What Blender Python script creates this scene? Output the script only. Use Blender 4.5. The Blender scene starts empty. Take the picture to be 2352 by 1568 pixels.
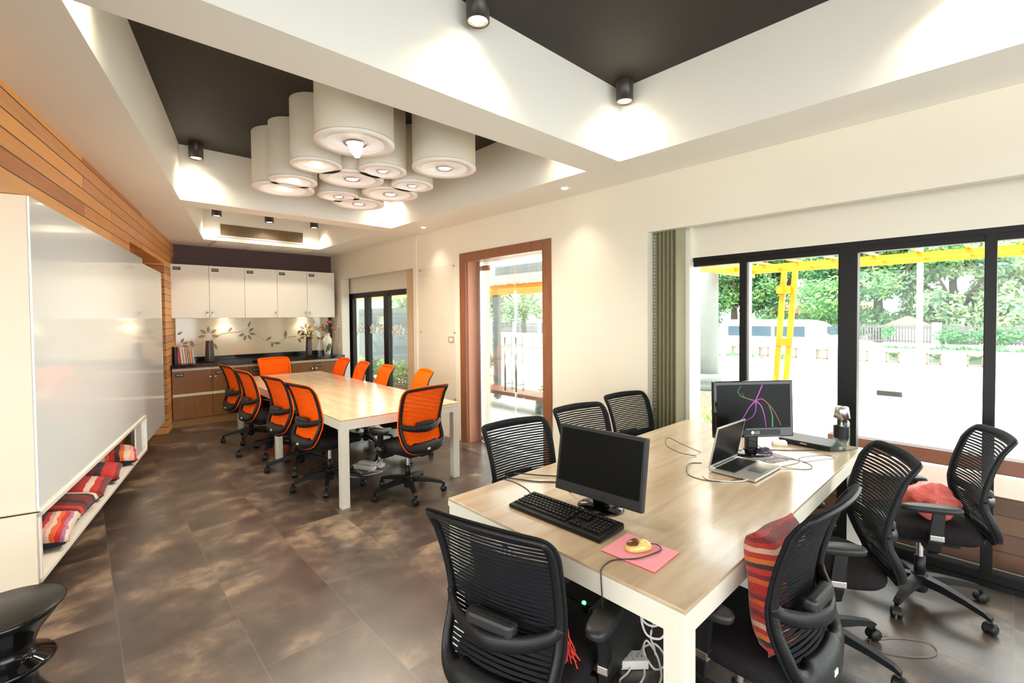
import bpy, bmesh, math, random
from mathutils import Vector, Matrix
random.seed(7)
PI = math.pi
C = bpy.context.scene.collection
scene = bpy.context.scene

# ------------------------------------------------------------------ materials
def nt(name):
    m = bpy.data.materials.new(name); m.use_nodes = True
    t = m.node_tree; b = t.nodes['Principled BSDF']
    return m, t, b
def setp(b, col=None, rough=.5, metal=0, spec=None, coat=0, trans=0, ior=None, emis=None, es=0, sheen=0):
    if col is not None: b.inputs['Base Color'].default_value = (*col, 1)
    b.inputs['Roughness'].default_value = rough
    b.inputs['Metallic'].default_value = metal
    if spec is not None: b.inputs['Specular IOR Level'].default_value = spec
    b.inputs['Coat Weight'].default_value = coat
    b.inputs['Coat Roughness'].default_value = .08
    b.inputs['Transmission Weight'].default_value = trans
    if ior: b.inputs['IOR'].default_value = ior
    if emis: b.inputs['Emission Color'].default_value = (*emis, 1); b.inputs['Emission Strength'].default_value = es
    b.inputs['Sheen Weight'].default_value = sheen
def flat(name, col, rough=.5, metal=0, var=.06, scale=8, bump=0, bscale=60, **k):
    """plain material with a faint procedural variation"""
    m, t, b = nt(name); setp(b, col, rough, metal, **k)
    n = t.nodes.new('ShaderNodeTexNoise'); n.inputs['Scale'].default_value = scale; n.inputs['Detail'].default_value = 3
    tc = t.nodes.new('ShaderNodeTexCoord'); t.links.new(tc.outputs['Object'], n.inputs['Vector'])
    r = t.nodes.new('ShaderNodeMapRange'); r.inputs['To Min'].default_value = 1 - var; r.inputs['To Max'].default_value = 1 + var
    t.links.new(n.outputs['Fac'], r.inputs['Value'])
    mx = t.nodes.new('ShaderNodeVectorMath'); mx.operation = 'SCALE'; mx.inputs[0].default_value = col
    t.links.new(r.outputs['Result'], mx.inputs['Scale']); t.links.new(mx.outputs['Vector'], b.inputs['Base Color'])
    if bump:
        n2 = t.nodes.new('ShaderNodeTexNoise'); n2.inputs['Scale'].default_value = bscale
        t.links.new(tc.outputs['Object'], n2.inputs['Vector'])
        bp = t.nodes.new('ShaderNodeBump'); bp.inputs['Strength'].default_value = bump; bp.inputs['Distance'].default_value = .01
        t.links.new(n2.outputs['Fac'], bp.inputs['Height']); t.links.new(bp.outputs['Normal'], b.inputs['Normal'])
    return m
def ramp(t, stops, interp='LINEAR'):
    r = t.nodes.new('ShaderNodeValToRGB'); e = r.color_ramp.elements; r.color_ramp.interpolation = interp
    while len(e) < len(stops): e.new(.5)
    for i, (p, c) in enumerate(stops): e[i].position = p; e[i].color = (*c, 1)
    return r
def wood(name, c0, c1, axis='X', scale=3.0, rough=.4, stretch=9, **k):
    m, t, b = nt(name); setp(b, None, rough, **k)
    tc = t.nodes.new('ShaderNodeTexCoord'); mp = t.nodes.new('ShaderNodeMapping')
    s = [scale * stretch] * 3; s['XYZ'.index(axis)] = scale
    mp.inputs['Scale'].default_value = s
    t.links.new(tc.outputs['Object'], mp.inputs['Vector'])
    n = t.nodes.new('ShaderNodeTexNoise'); n.inputs['Scale'].default_value = 1; n.inputs['Detail'].default_value = 6; n.inputs['Roughness'].default_value = .62
    n.inputs['Distortion'].default_value = .6
    t.links.new(mp.outputs['Vector'], n.inputs['Vector'])
    r = ramp(t, [(.3, c0), (.7, c1)]); t.links.new(n.outputs['Fac'], r.inputs['Fac']); t.links.new(r.outputs['Color'], b.inputs['Base Color'])
    return m
def boards(name, cols, rowh, blen, rough=.4, swap='XZ', mortar=(.06, .02, .008), msize=.004):
    """boards with a colour of their own per board"""
    m, t, b = nt(name); setp(b, None, rough)
    tc = t.nodes.new('ShaderNodeTexCoord'); sp = t.nodes.new('ShaderNodeSeparateXYZ'); cb = t.nodes.new('ShaderNodeCombineXYZ')
    t.links.new(tc.outputs['Object'], sp.inputs[0])
    if swap == 'XZ':
        ad = t.nodes.new('ShaderNodeMath'); t.links.new(sp.outputs['X'], ad.inputs[0]); t.links.new(sp.outputs['Y'], ad.inputs[1])
        a7 = t.nodes.new('ShaderNodeMath'); a7.inputs[1].default_value = 7 if blen > 10 else 0
        t.links.new(ad.outputs[0], a7.inputs[0]); t.links.new(a7.outputs[0], cb.inputs['X']); t.links.new(sp.outputs['Z'], cb.inputs['Y'])
    else:
        t.links.new(sp.outputs[swap[0]], cb.inputs['X']); t.links.new(sp.outputs[swap[1]], cb.inputs['Y'])
    br = t.nodes.new('ShaderNodeTexBrick'); br.inputs['Scale'].default_value = 1
    br.inputs['Brick Width'].default_value = blen; br.inputs['Row Height'].default_value = rowh
    br.inputs['Mortar Size'].default_value = msize; br.inputs['Mortar Smooth'].default_value = .1; br.offset = .37; br.squash = 1
    br.inputs['Color1'].default_value = (0, 0, 0, 1); br.inputs['Color2'].default_value = (1, 1, 1, 1); br.inputs['Mortar'].default_value = (0, 0, 0, 1)
    t.links.new(cb.outputs[0], br.inputs['Vector'])
    n = t.nodes.new('ShaderNodeTexNoise'); n.inputs['Scale'].default_value = 1; n.inputs['Detail'].default_value = 5
    mp = t.nodes.new('ShaderNodeMapping'); mp.inputs['Scale'].default_value = (2.5, 34, 1)
    t.links.new(cb.outputs[0], mp.inputs['Vector']); t.links.new(mp.outputs[0], n.inputs['Vector'])
    ad2 = t.nodes.new('ShaderNodeMath'); ad2.operation = 'MULTIPLY_ADD'; ad2.inputs[1].default_value = .35
    t.links.new(n.outputs['Fac'], ad2.inputs[0])
    sb = t.nodes.new('ShaderNodeMath'); sb.operation = 'SUBTRACT'; sb.inputs[1].default_value = .17
    t.links.new(br.outputs['Color'], sb.inputs[0]); t.links.new(sb.outputs[0], ad2.inputs[2])
    r = ramp(t, [(i / (len(cols) - 1), c) for i, c in enumerate(cols)])
    t.links.new(ad2.outputs[0], r.inputs['Fac'])
    mx = t.nodes.new('ShaderNodeMix'); mx.data_type = 'RGBA'; mx.inputs['B'].default_value = (*mortar, 1)
    t.links.new(br.outputs['Fac'], mx.inputs['Factor']); t.links.new(r.outputs['Color'], mx.inputs['A'])
    t.links.new(mx.outputs['Result'], b.inputs['Base Color'])
    return m
def stripes(name, cols, scale, axis='X', rough=.85, dist=1.2):
    m, t, b = nt(name); setp(b, None, rough, sheen=.2)
    tc = t.nodes.new('ShaderNodeTexCoord')
    n = t.nodes.new('ShaderNodeTexNoise'); n.inputs['Scale'].default_value = 14; n.inputs['Detail'].default_value = 2
    t.links.new(tc.outputs['Object'], n.inputs['Vector'])
    mx = t.nodes.new('ShaderNodeVectorMath'); mx.operation = 'MULTIPLY_ADD'; mx.inputs[1].default_value = (.02 * dist,) * 3
    t.links.new(n.outputs['Color'], mx.inputs[0]); t.links.new(tc.outputs['Object'], mx.inputs[2])
    sp = t.nodes.new('ShaderNodeSeparateXYZ'); t.links.new(mx.outputs[0], sp.inputs[0])
    mu = t.nodes.new('ShaderNodeMath'); mu.operation = 'MULTIPLY'; mu.inputs[1].default_value = scale; t.links.new(sp.outputs[axis], mu.inputs[0])
    fr = t.nodes.new('ShaderNodeMath'); fr.operation = 'FRACT'; t.links.new(mu.outputs[0], fr.inputs[0])
    r = ramp(t, [(i / len(cols), c) for i, c in enumerate(cols)], 'CONSTANT'); t.links.new(fr.outputs[0], r.inputs['Fac'])
    t.links.new(r.outputs['Color'], b.inputs['Base Color'])
    bp = t.nodes.new('ShaderNodeBump'); bp.inputs['Strength'].default_value = .5; bp.inputs['Distance'].default_value = .01
    n3 = t.nodes.new('ShaderNodeTexNoise'); n3.inputs['Scale'].default_value = 120; t.links.new(tc.outputs['Object'], n3.inputs['Vector'])
    t.links.new(n3.outputs['Fac'], bp.inputs['Height']); t.links.new(bp.outputs['Normal'], b.inputs['Normal'])
    return m
def glass(name, tint=(.96, 1, .98), alpha=.06, rough=.0):
    m = bpy.data.materials.new(name); m.use_nodes = True; t = m.node_tree; t.nodes.clear()
    o = t.nodes.new('ShaderNodeOutputMaterial'); mx = t.nodes.new('ShaderNodeMixShader')
    tr = t.nodes.new('ShaderNodeBsdfTransparent'); tr.inputs['Color'].default_value = (*tint, 1)
    gl = t.nodes.new('ShaderNodeBsdfGlossy'); gl.inputs['Roughness'].default_value = rough; gl.inputs['Color'].default_value = (.9, .95, .93, 1)
    fr = t.nodes.new('ShaderNodeFresnel'); fr.inputs['IOR'].default_value = 1.45
    ad = t.nodes.new('ShaderNodeMath'); ad.operation = 'MULTIPLY'; ad.inputs[1].default_value = alpha * 12
    t.links.new(fr.outputs[0], ad.inputs[0]); t.links.new(ad.outputs[0], mx.inputs[0])
    t.links.new(tr.outputs[0], mx.inputs[1]); t.links.new(gl.outputs[0], mx.inputs[2]); t.links.new(mx.outputs[0], o.inputs[0])
    return m
def emit(name, col, s):
    m, t, b = nt(name); setp(b, (.9, .9, .9) if s > 5 or 'disc' in name or 'frost' in name else (.01, .01, .01), .4, emis=col, es=s)
    n = t.nodes.new('ShaderNodeTexNoise'); n.inputs['Scale'].default_value = 5
    r = t.nodes.new('ShaderNodeMapRange'); r.inputs['To Min'].default_value = s * .95; r.inputs['To Max'].default_value = s * 1.05
    t.links.new(n.outputs['Fac'], r.inputs['Value']); t.links.new(r.outputs['Result'], b.inputs['Emission Strength'])
    return m

M = {}
M['wall'] = flat('wall_paint', (.79, .76, .65), .3, var=.02, scale=2, spec=.5)
M['ceil'] = flat('ceiling_paint', (.87, .865, .80), .6, var=.015, scale=2)
M['dark_ceil'] = flat('dark_ceiling_paint', (.021, .016, .013), .7, var=.06)
M['brown_wall'] = flat('aubergine_paint', (.085, .048, .052), .6, var=.05)
M['white'] = flat('white_laminate', (.82, .80, .74), .3, var=.01)
M['cab_white'] = flat('cream_laminate', (.84, .82, .74), .28, var=.01)
M['cab_brown'] = wood('brown_laminate', (.20, .070, .013), (.28, .11, .024), 'Z', 4, .35)
M['plinth'] = wood('ochre_plinth', (.30, .14, .03), (.38, .19, .05), 'X', 3, .5)
M['cab_strip'] = flat('pale_edge_strip', (.72, .62, .50), .35)
M['stone'] = flat('black_polished_stone', (.009, .009, .010), .10, var=.3, scale=60)
M['splash'] = flat('glossy_cream_glass', (.74, .67, .50), .06, var=.01, coat=.5)
M['decal'] = flat('printed_brown_flowers', (.27, .20, .12), .3, var=.35, scale=12)
M['wb'] = flat('white_board_glass', (.84, .90, .93), .07, var=.005, coat=.3)
M['cab_beige'] = flat('beige_cabinet_side', (.72, .62, .48), .4, var=.02)
M['oak'] = wood('pale_oak_top', (.48, .31, .18), (.66, .48, .31), 'Y', 1.3, .24, 8, spec=.7, coat=.15)
M['oakx'] = wood('pale_oak_desk', (.47, .35, .23), (.66, .54, .39), 'X', 1.3, .22, 8, spec=.8, coat=.25)
M['tframe'] = flat('off_white_table_paint', (.74, .71, .60), .4, var=.02)
M['bplastic'] = flat('black_plastic', (.008, .008, .0085), .42, var=.1, bump=.15, bscale=250, spec=.32)
M['gplastic'] = flat('dark_grey_plastic', (.022, .022, .023), .42, var=.08, spec=.35)
M['bmesh'] = flat('black_mesh_fabric', (.006, .007, .009), .75, var=.15, spec=.2)
M['omesh'] = flat('orange_mesh_fabric', (1.0, .115, .002), .85, var=.04, spec=.1)
M['bseat'] = flat('charcoal_seat_fabric', (.014, .012, .013), .9, var=.2, spec=.15, bump=.5, bscale=300)
M['chrome'] = flat('chrome', (.75, .75, .75), .15, 1)
M['steel'] = flat('brushed_steel', (.55, .54, .52), .3, 1)
M['tag'] = flat('pale_woven_label', (.8, .78, .66), .6)
M['black_frame'] = flat('black_window_aluminium', (.006, .0055, .0055), .4, var=.1, spec=.25)
M['brown_door'] = wood('red_brown_door_timber', (.20, .075, .032), (.27, .105, .048), 'Z', 3, .32)
M['reveal'] = flat('salmon_door_reveal', (.58, .27, .17), .3, var=.04)
M['glass'] = glass('window_glass', alpha=.035)
M['dglass'] = glass('door_glass', (.97, 1, .98), .05)
M['board_glass'] = glass('clear_board_glass', (.98, .98, .96), .03)
M['thin_glass'] = glass('thin_clear_glass', (.99, .99, .98), .004)
M['blind'] = flat('sage_blind_fabric', (.34, .32, .20), .8, var=.08)
M['blind2'] = flat('beige_blind_fabric', (.66, .52, .33), .8, var=.05)
M['lamp_black'] = flat('bronze_black_lamp', (.03, .024, .02), .35)
M['lamp_white'] = flat('white_fabric_drum', (.80, .75, .64), .6, var=.02)
M['lamp_ring'] = flat('white_lamp_ring', (.90, .87, .84), .4)
M['bulb'] = emit('warm_bulb', (1, .78, .50), 12)
M['disc'] = emit('frosted_lamp_glow', (1, .88, .76), 1.6)
M['frost'] = emit('faintly_glowing_lamp_disc', (1, .94, .92), .10)
M['grille'] = flat('beige_air_grille', (.36, .26, .15), .4)
M['dark'] = flat('dark_void', (.02, .015, .012), .8)
M['black_gloss'] = flat('black_gloss_plastic', (.004, .004, .005), .07, var=.1, spec=.4)
M['stool_top'] = flat('satin_black_stool_top', (.012, .012, .010), .33, spec=.3)
M['screen'] = flat('black_screen', (.004, .0045, .0045), .3, spec=.12)
M['silver'] = flat('laptop_aluminium', (.62, .60, .56), .3, .6)
M['keys'] = flat('black_keys', (.006, .006, .0065), .45, spec=.3)
M['legend'] = flat('key_legends', (.16, .15, .13), .5)
M['pink'] = flat('pink_mouse_pad', (.90, .34, .42), .6)
M['gold'] = flat('yellow_mouse_shell', (.75, .52, .15), .18, coat=.6)
M['amber'] = flat('amber_mouse_dome', (.14, .05, .015), .1, coat=.8)
M['purple'] = flat('dark_purple_shell', (.05, .03, .07), .25)
M['cable_b'] = flat('black_cable', (.02, .02, .02), .4)
M['cable_w'] = flat('white_cable', (.72, .72, .70), .4)
M['cable_t'] = flat('thin_brown_cable', (.20, .12, .07), .5)
M['redbag'] = flat('translucent_red_bag', (.90, .16, .13), .35, var=.15, scale=20, bump=.8, bscale=30, trans=.25)
M['red_thread'] = flat('red_tassel_thread', (.65, .04, .02), .9, var=.3, scale=40)
M['navy'] = flat('navy_cushion_cloth', (.015, .018, .03), .85)
M['vase_dark'] = flat('dark_brown_vase', (.06, .038, .032), .3)
M['vase_cream'] = flat('cream_painted_vase', (.76, .72, .60), .2, var=.06)
M['leaf'] = flat('green_leaf', (.05, .12, .04), .6, var=.4, scale=20)
M['petal_pink'] = flat('rose_petals', (.55, .10, .14), .7, var=.4, scale=40)
M['petal_peach'] = flat('peach_petals', (.85, .45, .30), .7)
M['petal_yellow'] = flat('yellow_petals', (.85, .65, .03), .7)
M['petal_cream'] = flat('cream_petals', (.85, .72, .45), .7)
def stripes_set():
    R = (.55, .02, .015); O = (.8, .12, .02); W = (.75, .6, .5); K = (.03, .012, .02); P = (.35, .16, .3); D = (.16, .01, .012)
    M['cush1'] = stripes('woven_pink_stripes', [R, W, O, R, (.8, .3, .28), W, P, R, O, W, (.75, .35, .33), R, K], 3.6, 'Y', dist=2)
    M['cush2'] = stripes('woven_maroon_stripes', [D, D, K, W, D, R, D, K], 3.4, 'X')
    M['cush3'] = stripes('woven_red_stripes', [R, D, K, R, D, R, W, R], 3.0, 'Y')
    M['cush4'] = stripes('woven_dark_red_stripes', [D, R, K, D, R, R, K], 3.2, 'Y')
    M['cush5'] = stripes('woven_orange_stripes', [R, O, W, R, (.8, .35, .3), W, O, K], 3.4, 'Y', dist=2)
    M['cush6'] = stripes('woven_red_orange_bands', [(.35, .015, .01), D, (.5, .07, .01), (.4, .02, .015), D, (.35, .02, .012), (.5, .3, .2), (.35, .015, .01), (.5, .12, .01), K, (.4, .02, .01), D, (.5, .08, .01), (.35, .01, .01)], 4.2, 'Y', dist=.7)
stripes_set()
# outdoors
M['yellow'] = flat('yellow_steel_paint', (.80, .25, .0), .4, var=.03)
M['concrete_w'] = flat('white_painted_concrete', (.50, .50, .48), .8, var=.25, scale=2.5)
M['paving'] = flat('pale_paving', (.72, .70, .66), .8, var=.04, scale=3)
M['col_grey'] = flat('grey_column_paint', (.17, .19, .185), .6, var=.05)
M['asphalt'] = flat('road_asphalt', (.45, .45, .45), .9)
M['fence'] = flat('grey_fence_metal', (.13, .11, .11), .6)
M['rust'] = flat('rust_brown_rim', (.32, .14, .07), .8)
M['bark'] = flat('tree_bark', (.13, .09, .06), .9, var=.3)
def leafmat(name, a, b_):
    m, t, b = nt(name); setp(b, a, .6)
    tc = t.nodes.new('ShaderNodeTexCoord'); n = t.nodes.new('ShaderNodeTexNoise'); n.inputs['Scale'].default_value = 1.3; n.inputs['Detail'].default_value = 6
    t.links.new(tc.outputs['Object'], n.inputs['Vector'])
    r = ramp(t, [(.35, a), (.68, b_)]); t.links.new(n.outputs['Fac'], r.inputs['Fac']); t.links.new(r.outputs['Color'], b.inputs['Base Color'])
    o = t.nodes['Material Output']; tr = t.nodes.new('ShaderNodeBsdfTranslucent'); mx = t.nodes.new('ShaderNodeMixShader'); mx.inputs[0].default_value = .35
    t.links.new(r.outputs['Color'], tr.inputs['Color']); t.links.new(b.outputs[0], mx.inputs[1]); t.links.new(tr.outputs[0], mx.inputs[2]); t.links.new(mx.outputs[0], o.inputs[0])
    return m
M['tree'] = leafmat('tree_leaves', (.08, .24, .11), (.32, .50, .18))  # haze and yellow highlights are mixed into the leaf colours
M['tree2'] = leafmat('pale_tree_leaves', (.22, .38, .24), (.60, .68, .36))  # paler mix, more of the haze put into its colours
M['hedge'] = leafmat('hedge_leaves', (.05, .12, .04), (.45, .50, .22))
M['ivy'] = leafmat('ivy_leaves', (.06, .20, .08), (.16, .36, .12))

# ------------------------------------------------------------------ mesh helpers
class B:
    def __init__(s): s.bm = bmesh.new(); s.mi = 0
    def _add(s, verts, faces, smooth=False):
        vs = [s.bm.verts.new(v) for v in verts]
        for f in faces:
            try:
                fc = s.bm.faces.new([vs[i] for i in f]); fc.material_index = s.mi; fc.smooth = smooth
            except ValueError: pass
        return vs
    def box(s, x0, x1, y0, y1, z0, z1, bev=0, seg=2, mat=None):
        b2 = bmesh.new(); bmesh.ops.create_cube(b2, size=1)
        for v in b2.verts: v.co = Vector(((x0 + x1) / 2 + v.co.x * (x1 - x0), (y0 + y1) / 2 + v.co.y * (y1 - y0), (z0 + z1) / 2 + v.co.z * (z1 - z0)))
        if bev: bmesh.ops.bevel(b2, geom=b2.edges[:], offset=bev, segments=seg, profile=.7, affect='EDGES')
        if mat is not None: bmesh.ops.transform(b2, matrix=mat, verts=b2.verts)
        bmesh.ops.recalc_face_normals(b2, faces=b2.faces)
        b2.verts.index_update()
        s._add([v.co.copy() for v in b2.verts], [[v.index for v in f.verts] for f in b2.faces], False); b2.free(); return s
    def prism(s, poly, z0, z1):
        n = len(poly); area = sum(poly[i][0] * poly[(i + 1) % n][1] - poly[(i + 1) % n][0] * poly[i][1] for i in range(n))
        if area < 0: poly = poly[::-1]
        v = [(x, y, z0) for x, y in poly] + [(x, y, z1) for x, y in poly]
        f = [list(range(n))[::-1], [n + i for i in range(n)]] + [[i, (i + 1) % n, n + (i + 1) % n, n + i] for i in range(n)]
        s._add(v, f); return s
    def lathe(s, prof, c=(0, 0, 0), n=32, axis='Z', smooth=True, cap=True):
        vs = []; fs = []
        for r, z in prof:
            for i in range(n):
                a = 2 * PI * i / n; p = (r * math.cos(a), r * math.sin(a), z)
                if axis == 'X': p = (p[2], p[0], p[1])
                elif axis == 'Y': p = (p[1], p[2], p[0])
                vs.append((p[0] + c[0], p[1] + c[1], p[2] + c[2]))
        for k in range(len(prof) - 1):
            for i in range(n): fs.append([k * n + i, k * n + (i + 1) % n, (k + 1) * n + (i + 1) % n, (k + 1) * n + i])
        if cap:
            if prof[0][0] > 1e-6: fs.append(list(range(n))[::-1])
            if prof[-1][0] > 1e-6: fs.append([(len(prof) - 1) * n + i for i in range(n)])
        s._add(vs, fs, smooth); return s
    def cyl(s, c, r, z0, z1, n=24, r2=None, axis='Z'):
        return s.lathe([(r, z0), (r if r2 is None else r2, z1)], c, n, axis, True)
    def sweep(s, pts, sizes, up=(0, 0, 1), closed=False, smooth=True, n=None):
        """tube (n sides) or rectangle section (w,h) swept along pts"""
        pts = [Vector(p) for p in pts]; N = len(pts); rings = []
        for i, p in enumerate(pts):
            a = pts[(i - 1) % N] if (closed or i > 0) else p; b = pts[(i + 1) % N] if (closed or i < N - 1) else p
            d = (b - a).normalized(); u = Vector(up)
            if abs(d.dot(u)) > .97: u = Vector((1, 0, 0)) if abs(d.x) < .9 else Vector((0, 1, 0))
            sd = d.cross(u).normalized(); u2 = sd.cross(d).normalized()
            w, h = sizes[i] if isinstance(sizes, list) else sizes
            if n: rings.append([p + sd * w * math.cos(2 * PI * k / n) + u2 * h * math.sin(2 * PI * k / n) for k in range(n)])
            else: rings.append([p + sd * w / 2 + u2 * h / 2, p - sd * w / 2 + u2 * h / 2, p - sd * w / 2 - u2 * h / 2, p + sd * w / 2 - u2 * h / 2])
        k = len(rings[0]); vs = [v for r in rings for v in r]; fs = []
        for i in range(N if closed else N - 1):
            j = (i + 1) % N
            for q in range(k): fs.append([i * k + q, i * k + (q + 1) % k, j * k + (q + 1) % k, j * k + q])
        if not closed: fs.append(list(range(k))[::-1]); fs.append([(N - 1) * k + q for q in range(k)])
        s._add(vs, fs, smooth); return s
    def tube(s, pts, r, n=8, closed=False): return s.sweep(pts, (r, r), closed=closed, n=n)
    def quad(s, a, b, c, d): s._add([a, b, c, d], [[0, 1, 2, 3]]); return s
    def ellipsoid(s, c, rx, ry, rz, n=16, mat=None):
        b2 = bmesh.new(); bmesh.ops.create_uvsphere(b2, u_segments=n, v_segments=n // 2, radius=1)
        for v in b2.verts: v.co = Vector((v.co.x * rx + c[0], v.co.y * ry + c[1], v.co.z * rz + c[2]))
        if mat is not None: bmesh.ops.transform(b2, matrix=mat, verts=b2.verts)
        b2.verts.index_update()
        s._add([v.co.copy() for v in b2.verts], [[v.index for v in f.verts] for f in b2.faces], True); b2.free(); return s
def smoothpath(P, k=6, closed=False):
    P = [Vector(p) for p in P]; out = []; n = len(P)
    rng = range(n if closed else n - 1)
    for i in rng:
        p0 = P[(i - 1) % n] if (closed or i > 0) else P[0]; p1 = P[i]; p2 = P[(i + 1) % n]; p3 = P[(i + 2) % n] if (closed or i < n - 2) else P[-1]
        for j in range(k):
            t = j / k
            out.append(.5 * ((2 * p1) + (-p0 + p2) * t + (2 * p0 - 5 * p1 + 4 * p2 - p3) * t * t + (-p0 + 3 * p1 - 3 * p2 + p3) * t ** 3))
    if not closed: out.append(P[-1])
    return out

def obj(name, b, mats, parent=None, kind=None, recalc=True):
    me = bpy.data.meshes.new(name); bm = b.bm
    if recalc: bmesh.ops.recalc_face_normals(bm, faces=bm.faces)
    bm.to_mesh(me); bm.free()
    for m in (mats if isinstance(mats, (list, tuple)) else [mats]): me.materials.append(m)
    o = bpy.data.objects.new(name, me); C.objects.link(o)
    if parent: o.parent = parent
    if kind: o['kind'] = kind
    return o
def tag(o, label, cat, group=None, kind=None):
    o['label'] = label; o['category'] = cat
    if group: o['group'] = group
    if kind: o['kind'] = kind
    return o
def thing(name, label, cat, loc=(0, 0, 0), rz=0, group=None):
    o = bpy.data.objects.new(name, None); C.objects.link(o); o.empty_display_size = .1
    o.location = loc; o.rotation_euler = (0, 0, rz); return tag(o, label, cat, group)
def copy_tree(o, parent=None):
    c = o.copy(); C.objects.link(c); c.parent = parent
    for ch in list(o.children): copy_tree(ch, c)
    return c
def struct(name, b, m, parent=None): return obj(name, b, m, parent, 'structure')
def text_mesh(txt, size, depth=.001, shear=0, bold=0):
    cu = bpy.data.curves.new('lettering', 'FONT'); cu.body = txt; cu.size = size; cu.extrude = depth; cu.shear = shear; cu.offset = bold; cu.align_x = 'CENTER'; cu.align_y = 'CENTER'
    o = bpy.data.objects.new('lettering', cu); C.objects.link(o)
    dg = bpy.context.evaluated_depsgraph_get(); me = bpy.data.meshes.new_from_object(o.evaluated_get(dg))
    bpy.data.objects.remove(o); bpy.data.curves.remove(cu); return me
def text_obj(name, txt, size, mat, parent, loc, rot, shear=0, sx=1, bold=0):
    me = text_mesh(txt, size, shear=shear, bold=bold); me.name = name; me.materials.clear(); me.materials.append(mat)
    o = bpy.data.objects.new(name, me); C.objects.link(o); o.parent = parent; o.location = loc; o.rotation_euler = rot; o.scale = (sx, 1, 1)
    return o

# ------------------------------------------------------------------ camera
f_px, yaw, pitch, roll = 1068.74, .7509, -.0238, .0085
fw = Vector((math.sin(yaw) * math.cos(pitch), math.cos(yaw) * math.cos(pitch), math.sin(pitch)))
rt = Vector((math.cos(yaw), -math.sin(yaw), 0)); dn = fw.cross(rt)
r2 = math.cos(roll) * rt + math.sin(roll) * dn; d2 = -math.sin(roll) * rt + math.cos(roll) * dn
cam = bpy.data.cameras.new('camera'); co = bpy.data.objects.new('camera', cam); C.objects.link(co)
mw = Matrix((r2, -d2, -fw)).transposed().to_4x4(); mw.translation = Vector((0, 0, 1.6)); co.matrix_world = mw
cam.sensor_width = 36; cam.lens = f_px / 2352 * 36; cam.shift_y = (752.86 - 784) / 2352; cam.clip_start = .02; cam.clip_end = 300
scene.camera = co

# ------------------------------------------------------------------ room shell
LA = .2404; ld = Vector((math.sin(LA), math.cos(LA), 0)); ln = Vector((math.cos(LA), -math.sin(LA), 0))
WO = -1.045                                             # offset of the timber wall
def wl(y): return (y * math.sin(LA) + WO) / math.cos(LA)  # x of the left wall at y
def cl(y): return -.016 + .2447 * (y - 2.408)             # x of the coffers' left edge
ZC, ZT, XR, YB, YF = 2.785, 3.33, 3.6, 8.97, -4.0

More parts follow.
